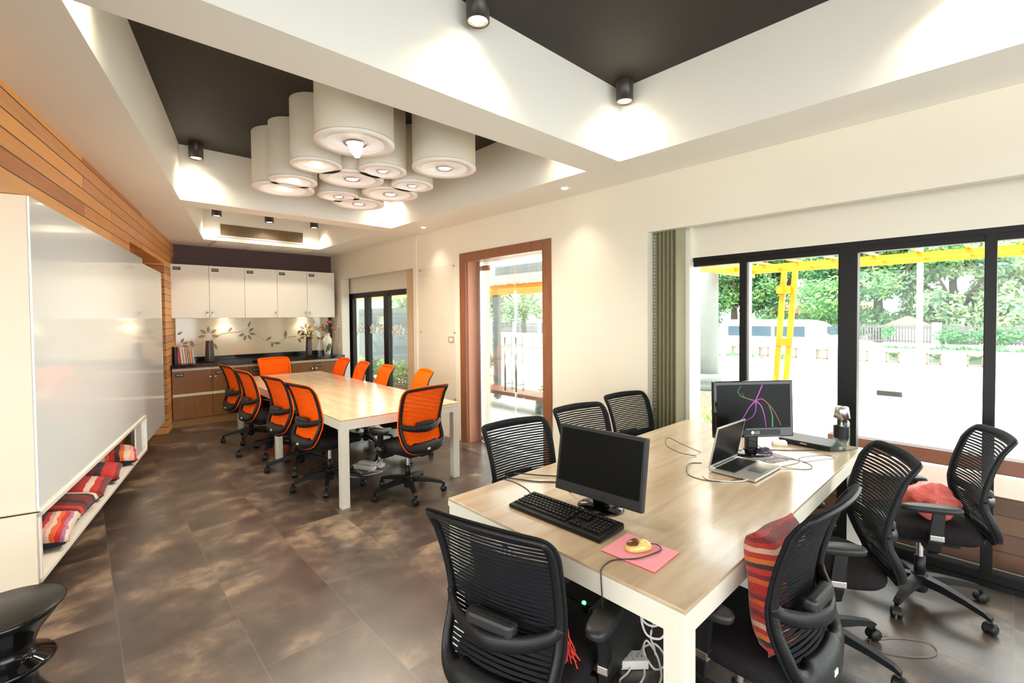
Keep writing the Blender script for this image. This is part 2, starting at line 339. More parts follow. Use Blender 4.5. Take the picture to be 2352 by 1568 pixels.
# floor
def floor_mat():
    m, t, b = nt('brown_floor_tiles'); setp(b, None, .33, spec=.95)
    tc = t.nodes.new('ShaderNodeTexCoord'); sp = t.nodes.new('ShaderNodeSeparateXYZ'); t.links.new(tc.outputs['Object'], sp.inputs[0])
    def math_(op, a, b_=None, v=None):
        n = t.nodes.new('ShaderNodeMath'); n.operation = op; t.links.new(a, n.inputs[0])
        if b_ is not None: t.links.new(b_, n.inputs[1])
        if v is not None: n.inputs[1].default_value = v
        return n.outputs[0]
    u = math_('DIVIDE', math_('SUBTRACT', sp.outputs['X'], v=.12), v=.4725); col = math_('FLOOR', u)
    wn = t.nodes.new('ShaderNodeTexWhiteNoise'); wn.noise_dimensions = '1D'; t.links.new(col, wn.inputs['W'])
    off = math_('MULTIPLY', math_('ROUND', wn.outputs['Value']), v=.5)
    v0 = math_('DIVIDE', math_('SUBTRACT', sp.outputs['Y'], v=2.32), v=.94); v = math_('ADD', v0, off); row = math_('FLOOR', v)
    fu = math_('FRACT', u); fv = math_('FRACT', v)
    du = math_('MULTIPLY', math_('MINIMUM', fu, math_('SUBTRACT', math_('ADD', math_('MULTIPLY', fu, v=-1), v=1), v=0)), v=.4725)
    dv = math_('MULTIPLY', math_('MINIMUM', fv, math_('ADD', math_('MULTIPLY', fv, v=-1), v=1)), v=.94)
    g = math_('LESS_THAN', math_('MINIMUM', du, dv), v=.0022)
    cb = t.nodes.new('ShaderNodeCombineXYZ'); t.links.new(col, cb.inputs[0]); t.links.new(row, cb.inputs[1])
    w2 = t.nodes.new('ShaderNodeTexWhiteNoise'); w2.noise_dimensions = '3D'; t.links.new(cb.outputs[0], w2.inputs['Vector'])
    ad = t.nodes.new('ShaderNodeVectorMath'); ad.operation = 'MULTIPLY_ADD'; ad.inputs[1].default_value = (9, 9, 9)
    t.links.new(w2.outputs['Color'], ad.inputs[0]); t.links.new(tc.outputs['Object'], ad.inputs[2])
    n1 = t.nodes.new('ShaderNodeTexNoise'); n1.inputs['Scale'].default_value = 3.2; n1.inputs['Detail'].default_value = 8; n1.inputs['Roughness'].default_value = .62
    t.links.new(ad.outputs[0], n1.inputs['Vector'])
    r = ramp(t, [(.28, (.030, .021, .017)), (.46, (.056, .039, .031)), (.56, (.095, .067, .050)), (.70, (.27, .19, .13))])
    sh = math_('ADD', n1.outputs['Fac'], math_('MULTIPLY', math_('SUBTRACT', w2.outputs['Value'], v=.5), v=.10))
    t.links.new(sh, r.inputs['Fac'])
    mx = t.nodes.new('ShaderNodeMix'); mx.data_type = 'RGBA'; mx.inputs['B'].default_value = (.11, .082, .062, 1)
    t.links.new(g, mx.inputs['Factor']); t.links.new(r.outputs['Color'], mx.inputs['A']); t.links.new(mx.outputs['Result'], b.inputs['Base Color'])
    mr = t.nodes.new('ShaderNodeMapRange'); mr.inputs['To Min'].default_value = .25; mr.inputs['To Max'].default_value = .40
    t.links.new(n1.outputs['Fac'], mr.inputs['Value']); t.links.new(mr.outputs[0], b.inputs['Roughness'])
    n2 = t.nodes.new('ShaderNodeTexNoise'); n2.inputs['Scale'].default_value = 40; n2.inputs['Detail'].default_value = 6; t.links.new(tc.outputs['Object'], n2.inputs['Vector'])
    bp = t.nodes.new('ShaderNodeBump'); bp.inputs['Strength'].default_value = .05; bp.inputs['Distance'].default_value = .01
    t.links.new(n2.outputs['Fac'], bp.inputs['Height']); t.links.new(bp.outputs[0], b.inputs['Normal'])
    return m
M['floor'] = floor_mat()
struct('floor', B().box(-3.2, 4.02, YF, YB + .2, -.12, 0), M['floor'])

# ceiling: dropped white soffit around three coffers, dark slab above
b = B()
b.prism([(-3.2, YF), (cl(YF), YF), (cl(YB), YB), (-3.2, YB)], ZC, ZT)
b.prism([(3.07, YF), (4.0, YF), (4.0, YB), (3.07, YB)], ZC, ZT)
b.prism([(cl(2.065), 2.065), (3.07, 2.065), (3.07, 2.385), (cl(2.385), 2.385)], ZC, ZT)
b.prism([(cl(5.61), 5.61), (3.07, 5.61), (3.07, 5.895), (cl(5.895), 5.895)], ZC, ZT)
b.prism([(cl(8.15), 8.15), (3.07, 8.15), (3.07, YB), (cl(YB), YB)], ZC, ZT)
b.prism([(cl(YF), YF), (3.07, YF), (3.07, -2.9), (cl(-2.9), -2.9)], ZC, ZT)
struct('ceiling', b, M['ceil'])
struct('ceiling', B().box(-3.3, 4.1, YF - .1, YB + .2, ZT, ZT + .25), M['dark_ceil'])
# pale ceiling panel of the small far coffer
struct('trim_1', B().prism([(cl(5.9), 5.9), (3.07, 5.9), (3.07, 8.15), (cl(8.15), 8.15)], ZT - .05, ZT - .002), M['ceil'])

# right wall
b = B()
b.box(XR, 4.0, 2.14, 3.35, 0, ZC); b.box(XR, 4.0, 3.35, 4.72, 2.32, ZC); b.box(XR, 4.0, 4.72, 5.97, 0, ZC)
b.box(3.86, 4.0, YF, 2.14, 2.09, ZC); b.box(3.78, 4.0, 5.97, YB, 2.06, ZC)
b.box(3.80, 4.0, 1.86, 2.14, 0, ZC)
b.box(XR, 3.745, 8.50, YB, 0, ZC); b.box(3.745, 4.0, 8.66, YB, 0, ZC); b.box(3.78, 4.0, 5.97, 6.25, 0, ZC)
struct('wall_right', b, M['wall'])
b = B(); b.box(XR, XR + .06, YF, 2.14, 2.325, ZC); b.box(XR - .006, XR + .066, YF, 2.14, 2.315, 2.327)
struct('trim_2', b, M['wall'])
b = B(); b.box(XR, XR + .06, 5.97, 8.50, 2.325, ZC)
struct('trim_3', b, M['wall'])
struct('trim_4', B().box(XR - .012, XR, 5.86, 5.95, 0.0, ZC), M['wall'])
# back wall
b = B(); b.box(wl(YB) - .6, 4.0, YB, YB + .15, 0, ZT)
struct('wall_back', b, M['brown_wall'])
b = B(); b.box(-3.3, 4.1, YF - .15, YF, 2.4, ZT); b.box(-3.3, -2.6, YF - .15, YF, 0, 2.4); b.box(3.4, 4.1, YF - .15, YF, 0, 2.4)  # unseen side; the wide opening is added to let in more daylight
struct('wall_front', b, M['wall'])
b = B(); b.box(-3.35, -3.2, YF, YB, 2.4, ZT); b.box(-3.35, -3.2, YF, -3.4, 0, 2.4); b.box(-3.35, -3.2, 2.2, YB, 0, 2.4)  # also unseen, with an opening added to brighten the room
struct('wall_far_left', b, M['wall'])

# left timber wall (local frame: x along the wall, y offset)
def lw(o): o.rotation_euler = (0, 0, PI / 2 - LA); return o
# local: X -> ld, Y -> -ln  (offset o sits at y=-o)
W0 = -WO
M['boards'] = boards('cedar_boards', [(.48, .17, .05), (.64, .27, .075), (.86, .42, .13), (.56, .27, .125), (.80, .36, .10)], .098, 2.1, .42)
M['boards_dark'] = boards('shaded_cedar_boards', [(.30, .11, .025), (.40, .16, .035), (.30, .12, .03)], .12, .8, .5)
b = B()
b.box(-3, 5.93, W0, W0 + .5, 2.27, ZC); b.box(5.93, 8.02, W0, W0 + .5, 2.385, ZC)
b.box(8.02, 9.4, W0, W0 + .5, 0, ZC)
lw(struct('wall_left', b, M['boards']))
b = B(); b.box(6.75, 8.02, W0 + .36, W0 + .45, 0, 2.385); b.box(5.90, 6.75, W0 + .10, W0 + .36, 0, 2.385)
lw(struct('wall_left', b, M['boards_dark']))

# sliding white boards, bench with cushions, cupboard end
t = thing('board_cabinet', 'long white wall cabinet carrying glossy sliding boards above an open cushion shelf', 'cabinet'); lw(t)
obj('cabinet_body', B().box(3.43, 5.89, 1.0315, 1.75, .573, 2.268, .004), M['cab_beige'], t)
obj('end_panel', B().box(3.385, 3.40, 1.02, 1.75, .19, .572, .002), M['cab_beige'], t)
b = B()                                                 # low shelf: top lip, bottom, end panels, back
b.box(3.40, 6.33, 1.009, 1.75, .545, .572, .003); b.box(3.40, 6.33, 1.009, 1.75, .19, .215, .003)
b.box(3.40, 3.425, 1.009, 1.75, .19, .572, .003); b.box(6.305, 6.33, 1.009, 1.75, .19, .572, .003); b.box(3.42, 6.31, 1.36, 1.38, .21, .55)
obj('open_shelf', b, M['white'], t)
obj('plinth', B().box(3.6, 6.2, 1.25, 1.7, 0, .19), M['dark'], t)
t = thing('sliding_board', 'tall glossy white sliding writing board, nearer of the pair above the shelf', 'whiteboard', group=None); lw(t)
obj('board_panel', B().box(3.432, 6.39, 1.021, 1.031, .575, 2.266, .003), M['wb'], t)
t = thing('sliding_board', 'glossy white sliding writing board, farther one reaching toward the wall cupboards', 'whiteboard'); lw(t)
obj('board_panel', B().box(5.90, 7.665, 1.0325, 1.0445, .245, 2.222, .003), M['wb'], t)

# ------------------------------------------------------------------ back kitchenette
NUM = ['NO1', 'NO2', 'NO3', 'NO4', 'NO5', 'NO6', 'NO7', 'NO8', 'NO9', 'NO10']
ORD = ['leftmost, beside the timber wall', 'second from the timber wall', 'middle of the row', 'second from the window side', 'rightmost, nearest the window']
def knob(parent, x, y, z, key=False, mat=None):
    b = B(); b.lathe([(.006, 0), (.006, -.012), (.016, -.016), (.019, -.024), (.014, -.032), (0, -.034)], (x, y, z), 16, 'Y'); k = obj('knob', b, mat or M['chrome'], parent)
    if key:
        bb = B(); bb.box(x - .004, x + .004, y - .03, y - .026, z - .06, z - .02); obj('key', bb, M['chrome'], k)
x0 = 1.03; w = .498
for i in range(5):
    xa = x0 + i * w; xb = xa + w
    t = thing('wall_cupboard', 'cream wall cupboard with small black plate reading %s, %s' % (NUM[i], ORD[i]), 'cupboard', (xa, 8.62, 1.62), 0, 'cream wall cupboards')
    b = B(); b.prism([(max(.001, wl(8.64) - xa + .002) if i == 0 else .001, .02), (w - .001, .02), (w - .001, .345), (max(.001, wl(8.965) - xa + .004) if i == 0 else .001, .345)], 0, .825); obj('cupboard_body', b, M['cab_white'], t)
    d = obj('door', B().box(.003, w - .003, 0, .019, .004, .822, .002), M['cab_white'], t)
    right = i in (0, 2, 3)
    knob(d, w - .035 if right else .035, 0, .09, i in (0, 1))
    p = obj('number_plate', B().box(.035, .13, -.006, 0, .735, .782, .001), M['bplastic'], t)
    text_obj('lettering', NUM[i], .036, M['tag'], p, (.0825, -.0075, .7585), (PI / 2, 0, 0))
x0 = .995; w = .51
for i in range(5):
    xa = x0 + i * w
    t = thing('base_cupboard', 'brown base cupboard with a black plate reading %s, %s' % (NUM[i + 5], ORD[i]), 'cupboard', (xa, 8.40, 0), 0, 'brown base cupboards under the worktop')
    b = B(); b.prism([(max(.001, wl(8.42) - xa + .002) if i == 0 else .001, .02), (w - .001, .02), (w - .001, .56), (max(.001, wl(8.96) - xa + .004) if i == 0 else .001, .56)], .10, .885); obj('cupboard_body', b, M['cab_brown'], t)
    obj('kick_plinth', B().box(0, w, .03, .08, 0, .10), M['plinth'], t)
    up = obj('door', B().box(.003, w - .003, 0, .019, .495, .832, .002), M['cab_brown'], t)
    obj('drawer_front', B().box(.003, w - .003, 0, .019, .115, .448, .002), M['cab_brown'], t)
    obj('edge_strip', B().box(.002, w - .002, -.004, .02, .835, .870, .002), M['cab_strip'], t)
    obj('edge_strip', B().box(.002, w - .002, -.004, .02, .451, .492, .002), M['cab_strip'], t)
    right = i in (0, 3, 2)
    knob(up, w - .035 if right else .035, 0, .72, i in (0, 1), M['chrome'])
    p = obj('number_plate', B().box(.04, .145, -.006, 0, .75, .80, .001), M['bplastic'], t)
    text_obj('lettering', NUM[i + 5], .040, M['tag'], p, (.0925, -.0075, .775), (PI / 2, 0, 0))
b = B(); b.prism([(wl(8.34) + .003, 8.34), (3.575, 8.34), (3.575, 8.968), (wl(8.968) + .004, 8.968)], .887, .932); b.box(1.125, 3.575, 8.93, 8.965, .933, 1.0, .003)
tag(obj('worktop', b, M['stone']), 'long polished black stone worktop along the back wall', 'worktop')
sp_ = obj('splashback', B().box(1.122, 3.52, 8.95, 8.966, 1.0, 1.62), M['splash'])
tag(sp_, 'glossy cream splashback panel printed with brown flower branches', 'splashback')
# printed branch: leaves and blossoms lying on the panel
def leafpoly(b, x, z, a, L, W):
    P = []
    for k in range(10):
        s = 2 * PI * k / 10; u = L / 2 * (1 + math.cos(s)); v = W * math.sin(s) * math.sin(PI * min(1, (u / L) * .9 + .1))
        P.append((x + u * math.cos(a) - v * math.sin(a), 8.9485, z + u * math.sin(a) + v * math.cos(a)))
    b._add(P, [list(range(10))])
def blossom(b, x, z, r, a0=0, n=5, span=PI * 1.1):
    for k in range(n): leafpoly(b, x + .25 * r * math.cos(a0 + span * (k / (n - 1) - .5)), z + .25 * r * math.sin(a0 + span * (k / (n - 1) - .5)), a0 + span * (k / (n - 1) - .5), r * .85, r * .20)
b = B()
def stem(P): b.sweep([(x, 8.9485, z) for x, z in smoothpath([(p[0], p[1], 0) for p in P], 6) for x, z in [(x, z)]] if False else [(v.x, 8.9485, v.y) for v in smoothpath([(p[0], p[1], 0) for p in P], 6)], (.003, .007), up=(0, 1, 0))
stem([(1.30, 1.17), (1.55, 1.24), (1.75, 1.36), (2.0, 1.385), (2.2, 1.36)]); stem([(2.0, 1.385), (2.15, 1.45), (2.2, 1.5)])
blossom(b, 1.56, 1.34, .14, PI / 2); blossom(b, 2.12, 1.36, .13, -PI / 3); leafpoly(b, 1.84, 1.385, .9, .11, .02); leafpoly(b, 2.14, 1.46, 1.2, .12, .02)
leafpoly(b, 1.35, 1.16, 1.9, .12, .03); leafpoly(b, 1.62, 1.22, -1.1, .14, .025)
stem([(2.25, 1.33), (2.45, 1.20), (2.62, 1.19), (2.8, 1.27), (2.95, 1.28)]); leafpoly(b, 2.42, 1.22, .6, .12, .025); leafpoly(b, 2.52, 1.19, -1.6, .10, .025); leafpoly(b, 2.54, 1.17, -.1, .13, .025); leafpoly(b, 2.74, 1.25, 1.5, .15, .03)
blossom(b, 2.96, 1.27, .12, .1, 4, 2.6); stem([(2.95, 1.22), (3.1, 1.29), (3.3, 1.4), (3.42, 1.46)]); blossom(b, 3.1, 1.38, .13, PI / 2); leafpoly(b, 3.05, 1.27, 1.4, .12, .03); leafpoly(b, 3.14, 1.30, -.9, .13, .03)
blossom(b, 1.18, 1.20, .11, .4, 3, 1.6); leafpoly(b, 1.14, 1.36, .6, .09, .02); leafpoly(b, 3.36, 1.2, .6, .1, .02); leafpoly(b, 3.36, 1.2, 2.4, .08, .02)
obj('flower_print', b, M['decal'], sp_, recalc=False)

# books
bx = 1.045
bc = [((.03, .012, .02), .26, .04), ((.50, .06, .09), .25, .03), ((.75, .62, .50), .245, .032), ((.78, .68, .42), .24, .022), ((.55, .40, .42), .24, .022), ((.45, .40, .45), .235, .018), ((.85, .35, .03), .215, .024), ((.45, .60, .60), .20, .02)]
bn = ['tall black-spined', 'dark pink', 'white and pink', 'pale yellow', 'dusty mauve', 'thin grey', 'bright orange', 'pale blue-green']
for i, (c, h, wd) in enumerate(bc):
    lean = .16 if i > 0 else 0
    t = thing('book', '%s book standing in the row at the left end of the black worktop' % bn[i], 'book', (bx, 8.50, .9345), 0, 'books on the worktop'); t.rotation_euler = (0, -lean * .6, 0)
    m = flat('book_cover_%d' % i, c, .5)
    obj('cover', B().box(0, wd, 0, .17, 0, h, .002), m, t); obj('pages', B().box(.003, wd - .003, -.001 + .004, .172, h - .004, h + .001), M['tag'], t)
    bx += wd + .006
# vases and flowers
def vase(name, label, prof, mat, loc):
    t = thing(name, label, 'vase', loc); obj('vase_body', B().lathe(prof, n=28), mat, t); return t
pv = [(.062, 0), (.066, .02), (.058, .18), (.050, .30), (.052, .335), (.046, .335), (.044, .20), (.0, .19)]
vase('vase', 'dark brown tapered vase beside the row of books', pv, M['vase_dark'], (1.50, 8.55, .9325))
t2 = vase('vase', 'dark brown tapered vase filled with cream and yellow flowers', [(r * .9, z * 1.0) for r, z in pv], M['vase_dark'], (3.02, 8.58, .9325))
t3 = vase('vase', 'cream bulbous vase painted with a dark sprig, holding pink roses', [(.05, 0), (.055, .01), (.06, .10), (.082, .22), (.078, .29), (.045, .34), (.042, .37), (.055, .395), (.048, .395), (.036, .35), (0, .34)], M['vase_cream'], (3.37, 8.62, .9325))
b = B()
for a, z in ((-1.9, .12), (-1.6, .09), (-1.3, .14), (-2.2, .07)):
    for k in range(4): b.ellipsoid((.075 * math.cos(a + .12 * k), .075 * math.sin(a + .12 * k), z + .03 * k), .016, .006, .02, 8)
obj('painted_sprig', b, M['leaf'], t3)
def bouquet(cx, cy, z, r, heads, label, cat='flowers', leaves=26):
    t = thing('flower_bouquet', label, cat, (cx, cy, z))
    b = B()
    for k in range(leaves):
        a = random.uniform(0, 2 * PI); e = random.uniform(-.1, .9); R = r * random.uniform(.5, 1.05)
        d = Vector((math.cos(a) * math.cos(e), math.sin(a) * math.cos(e), math.sin(e) + .2)); p = d * R
        b.ellipsoid((0, 0, 0), .028, .012, .004, 8, Matrix.Translation(p) @ Matrix.Rotation(a, 4, 'Z') @ Matrix.Rotation(-e, 4, 'Y'))
    for k in range(7): a = 2 * PI * k / 7; b.tube([(0, 0, -.12), (.03 * math.cos(a), .03 * math.sin(a), 0), (r * .6 * math.cos(a), r * .6 * math.sin(a), r * .5)], .003, 5)
    obj('foliage', b, M['leaf'], t)
    for (x, y, zz, rr, m) in heads:
        b = B(); b.ellipsoid((x, y, zz), rr * .55, rr * .55, rr * .5, 10)
        for k in range(9):
            a = 2 * PI * k / 9 + (k % 2) * .3; q = .6 if k % 2 else .85
            b.ellipsoid((0, 0, 0), rr * .42, rr * .5, rr * .12, 8, Matrix.Translation((x + math.cos(a) * rr * .5, y + math.sin(a) * rr * .5, zz + (.1 if k % 2 else -.15) * rr)) @ Matrix.Rotation(a, 4, 'Z') @ Matrix.Rotation(-q, 4, 'Y'))
        obj('blossom', b, M[m], t)
bouquet(3.02, 8.58, 1.27, .10, [(.03, -.05, .12, .05, 'petal_yellow'), (-.07, -.05, .07, .035, 'petal_cream'), (-.10, -.03, .02, .03, 'petal_peach'), (.09, -.03, .04, .03, 'petal_cream'), (-.03, -.07, .02, .035, 'petal_cream'), (-.02, 0, .14, .03, 'petal_cream'), (.06, -.06, .0, .03, 'petal_yellow')], 'bunch of small cream and yellow flowers in the dark vase')
bouquet(3.37, 8.62, 1.36, .13, [(.02, -.06, .17, .062, 'petal_pink'), (.06, -.09, .06, .05, 'petal_pink'), (.17, -.05, .08, .045, 'petal_peach'), (-.10, -.06, .08, .04, 'petal_pink'), (.12, -.06, -.01, .022, 'petal_cream')], 'bunch of pink and peach roses in the cream vase', leaves=44)

# ceiling hatch and air grille
t = thing('air_grille', 'beige slotted air-conditioning grille on the far coffer face', 'air vent', (1.55, 8.15, 2.86))
obj('grille_frame', B().box(0, 1.30, -.012, -.001, -.01, .20, .002), M['ceil'], t)
obj('grille_back', B().box(.05, 1.25, -.015, -.0125, .012, .178), M['dark'], t)
b = B()
for k in range(60):
    x = .055 + 1.19 * k / 59; b.box(x - .0045, x + .0045, -.022, -.016, .012, .178)
for k in range(5): z = .03 + .033 * k; b.box(.05, 1.25, -.024, -.020, z - .002, z + .002)
obj('slats', b, M['grille'], t)
t = thing('access_hatch', 'shallow white three-panel access hatch in the ceiling above the cupboards', 'ceiling hatch', (1.56, 8.24, ZC))
obj('hatch_frame', B().box(-.02, 1.46, -.02, .55, -.004, -.0005), M['blind2'], t)
for k in range(3): obj('hatch_panel', B().box(.48 * k + .006, .48 * k + .47, 0, .53, -.012, -.005, .001), M['ceil'], t)

# ------------------------------------------------------------------ windows
def window(n, X, Y0, Y1, Z0, Z1, posts, sill_h=.08, top_h=.075):
    w_ = bpy.data.objects.new(n, None); C.objects.link(w_); w_['kind'] = 'structure'
    b = B(); b.box(X, X + .08, Y0, Y1, Z1 - top_h * .45, Z1); b.box(X + .012, X + .07, Y0, Y1, Z1 - top_h, Z1 - top_h * .4)
    b.box(X, X + .08, Y0, Y1, Z0, Z0 + sill_h); b.box(X - .02, X, Y0, Y1, Z0, Z0 + .03)
    obj('window_frame', b, M['black_frame'], w_, 'structure')
    for y0, y1 in posts: obj('window_post', B().box(X + .002, X + .078, y0, y1, Z0 + sill_h * .8, Z1 - top_h * .4, .004), M['black_frame'], w_, 'structure')
    obj('window_pane', B().box(X + .04, X + .046, Y0 + .01, Y1 - .01, Z0 + sill_h, Z1 - top_h), M['glass'], w_, 'structure')
    return w_
window('window_1', 3.86, YF, 1.925, 0, 2.09, [(1.90, 1.925), (1.425, 1.478), (.709, .819), (.055, .107), (-.9, -.8), (-1.9, -1.85), (-2.9, -2.8)])
obj('window_post', B().box(3.875, 3.93, 1.408, 1.424, .08, 2.05), M['steel'], bpy.data.objects['window_1'], 'structure')
window('window_2', 3.785, 6.25, 8.66, 0, 2.06, [(8.45, 8.66), (7.82, 7.96), (7.09, 7.24), (6.25, 6.3)], top_h=.09)
t = bpy.data.objects['window_2']
text_obj('window_lettering', 'Join  the  Fun  Side', .225, M['cab_white'], t, (3.819, 7.50, 1.40), (PI / 2, 0, -PI / 2), shear=.3, sx=.96, bold=.006)

# vertical blinds, stacked open
def blind(label, x0, x1, y0, y1, z0, z1, m, n, cat='blind'):
    t = thing('vertical_blind', label, cat, ((x0 + x1) / 2, y0, 0))
    obj('head_rail', B().box(-.03, .03, 0, y1 - y0, z1, z1 + .03), M['steel'], t)
    for k in range(n):
        y = (y1 - y0) * (k + .5) / n; a = .22 * (1 if k % 2 else -1)
        o = obj('blind_slat', B().box(-(x1 - x0) / 2, (x1 - x0) / 2, -.0012, .0012, z0, z1), m, t); o.location = (0, y, 0); o.rotation_euler = (0, 0, a)
    b = B()
    for k in range(75): b.ellipsoid((-(x1 - x0) / 2 - .015, (y1 - y0) * .93, z0 + .1 + (z1 - z0 - .15) * k / 75), .004, .004, .008, 6)
    obj('bead_chain', b, M['tag'], t)
blind('sage green vertical blinds stacked open beside the big window', 3.67, 3.79, 1.90, 2.12, .04, 2.36, M['blind'], 12)
blind('beige vertical blinds stacked open beside the lettered window', 3.65, 3.76, 6.0, 6.24, .04, 2.36, M['blind2'], 9)

# door
d = bpy.data.objects.new('door_1', None); C.objects.link(d); d['kind'] = 'structure'
b = B(); b.box(3.585, 3.625, 4.70, 4.82, 0, 2.41); b.box(3.585, 3.625, 3.25, 3.37, 0, 2.41); b.box(3.585, 3.625, 3.37, 4.70, 2.30, 2.41)
obj('door_frame', b, M['brown_door'], d, 'structure')
b = B(); b.box(3.625, 3.82, 4.69, 4.722, 0, 2.325); b.box(3.625, 3.82, 3.348, 3.38, 0, 2.325); b.box(3.625, 3.82, 3.38, 4.69, 2.30, 2.322)
obj('door_reveal', b, M['reveal'], d, 'structure')
b = B(); b.box(3.76, 3.81, 4.62, 4.69, 0, 2.30); b.box(3.76, 3.81, 3.38, 3.40, 0, 2.30)
obj('door_jamb', b, M['steel'], d, 'structure')
for y0, y1, hs in ((4.015, 4.60, 4.12), (3.41, 4.005, 3.93)):
    lf = obj('door_leaf', B().box(3.78, 3.792, y0, y1, .02, 2.21), M['dglass'], d, 'structure')
    b = B()
    for xx in (3.73, 3.842):
        b.cyl((xx, hs, 0), .013, .72, 1.36, 12)
        for z in (.80, 1.27): b.cyl((0, hs, z), .008, min(xx, 3.786), max(xx, 3.786), 8, axis='X')
    obj('door_handle', b, M['steel'], lf, 'structure')
    b = B(); ye = (y1 - .13, y1) if y0 > 4 else (y0, y0 + .13)
    b.box(3.768, 3.804, *ye, 2.19, 2.25, .003); b.box(3.768, 3.804, *ye, .01, .07, .003); obj('door_fitting', b, M['rust'], lf, 'structure')
obj('door_transom', B().box(3.78, 3.792, 3.41, 4.61, 2.25, 2.298), M['dglass'], d, 'structure')

# clear board on pins, switch
t = thing('glass_board', 'clear glass panel held off the wall by small pins left of the door', 'glass panel', (XR, 4.92, 0))
obj('glass_sheet', B().box(-.022, -.016, 0, .87, .50, 2.30), M['thin_glass'], t)
for y in (.03, .84):
    for z in (.53, 1.40, 2.27): obj('pin', B().lathe([(.008, -.028), (.010, -.024), (.008, 0)], (0, y, z), 10, 'X'), M['steel'], t)
t = thing('light_switch', 'small cream light switch beside the brown door frame', 'switch', (XR, 4.97, 1.27))
obj('switch_plate', B().box(-.012, 0, 0, .12, 0, .08, .003), flat('tan_switch_plate', (.50, .40, .28), .4), t)
for k in range(2): obj('rocker', B().box(-.016, -.012, .02 + .038 * k, .052 + .038 * k, .015, .06, .002), M['white'], t)
#==MORE==
# ------------------------------------------------------------------ lamps
def spot(name, loc, power, size=1.9, blend=1, col=(1, .88, .70), r=.03):
    l = bpy.data.lights.new(name, 'SPOT'); l.energy = power; l.spot_size = size; l.spot_blend = blend; l.color = col; l.shadow_soft_size = r
    o = bpy.data.objects.new(name, l); C.objects.link(o); o.location = loc; return o
def can(x, y, zb, zt, label, group=None, power=30, r=.062):
    t = thing('ceiling_spotlight', label, 'spotlight', (x, y, zb), 0, group)
    b = B(); b.lathe([(r * .86, .012), (r * .88, 0), (r, 0), (r, zt - zb - .0005)], n=28, cap=False); b.lathe([(r, zt - zb - .0005), (0, zt - zb - .0005)], n=28, cap=False); b.lathe([(r * .86, .012), (r * .80, .02), (0, .022)], n=28, cap=False)
    obj('lamp_can', b, M['lamp_black'], t)
    obj('bulb', B().lathe([(0, .004), (r * .62, .006), (r * .74, .014), (r * .74, .02), (0, .02)], n=20), M['bulb'], t)
    if power: l = spot('lamp_light', (0, 0, -.004), power, parentless(t)); l.parent = t
    return t
def parentless(t): return 2.35
CP = 24
can(2.984, 1.96, 3.175, ZT, 'black cylinder ceiling spotlight in the corner of the nearer dark coffer', power=CP)
can(1.60, 1.96, 3.175, ZT, 'black cylinder ceiling spotlight at the top edge over the white beam', power=CP)
can(.887, 5.48, 3.18, ZT, 'black cylinder ceiling spotlight left of the white drum lamps', power=CP)
can(2.97, 5.48, 3.18, ZT, 'black cylinder ceiling spotlight hidden behind the drum lamps, lighting the corner', power=CP)
for x, y in ((2.97, 2.50), (.12, 2.50), (2.95, .12), (2.95, -1.6), (-.45, -.2), (-.7, -2)): can(x, y, 3.175, ZT, 'black cylinder ceiling spotlight inside a coffer, out of view', 'ceiling spotlights out of view', power=CP)
for x, l in ((1.515, 'left'), (2.22, 'middle'), (2.905, 'right')):
    can(x, 7.90, 3.10, 3.279, 'small dark spotlight in the far coffer above the air grille, %s of three' % l, power=24)
for x, y, l in ((3.32, 2.83, 'tiny recessed downlight in the soffit above the brown door frame'), (3.35, 5.28, 'tiny recessed downlight in the soffit near the lettered window')):
    t = thing('downlight', l, 'downlight', (x, y, ZC))
    obj('trim_ring', B().lathe([(.034, -.003), (.062, -.004), (.064, -.0005)], n=24, cap=False), M['lamp_ring'], t)
    obj('bulb', B().lathe([(0, -.010), (.022, -.008), (.030, -.0006)], n=16), M['bulb'], t)
    l = spot('lamp_light', (0, 0, -.02), 14, 1.7); l.parent = t
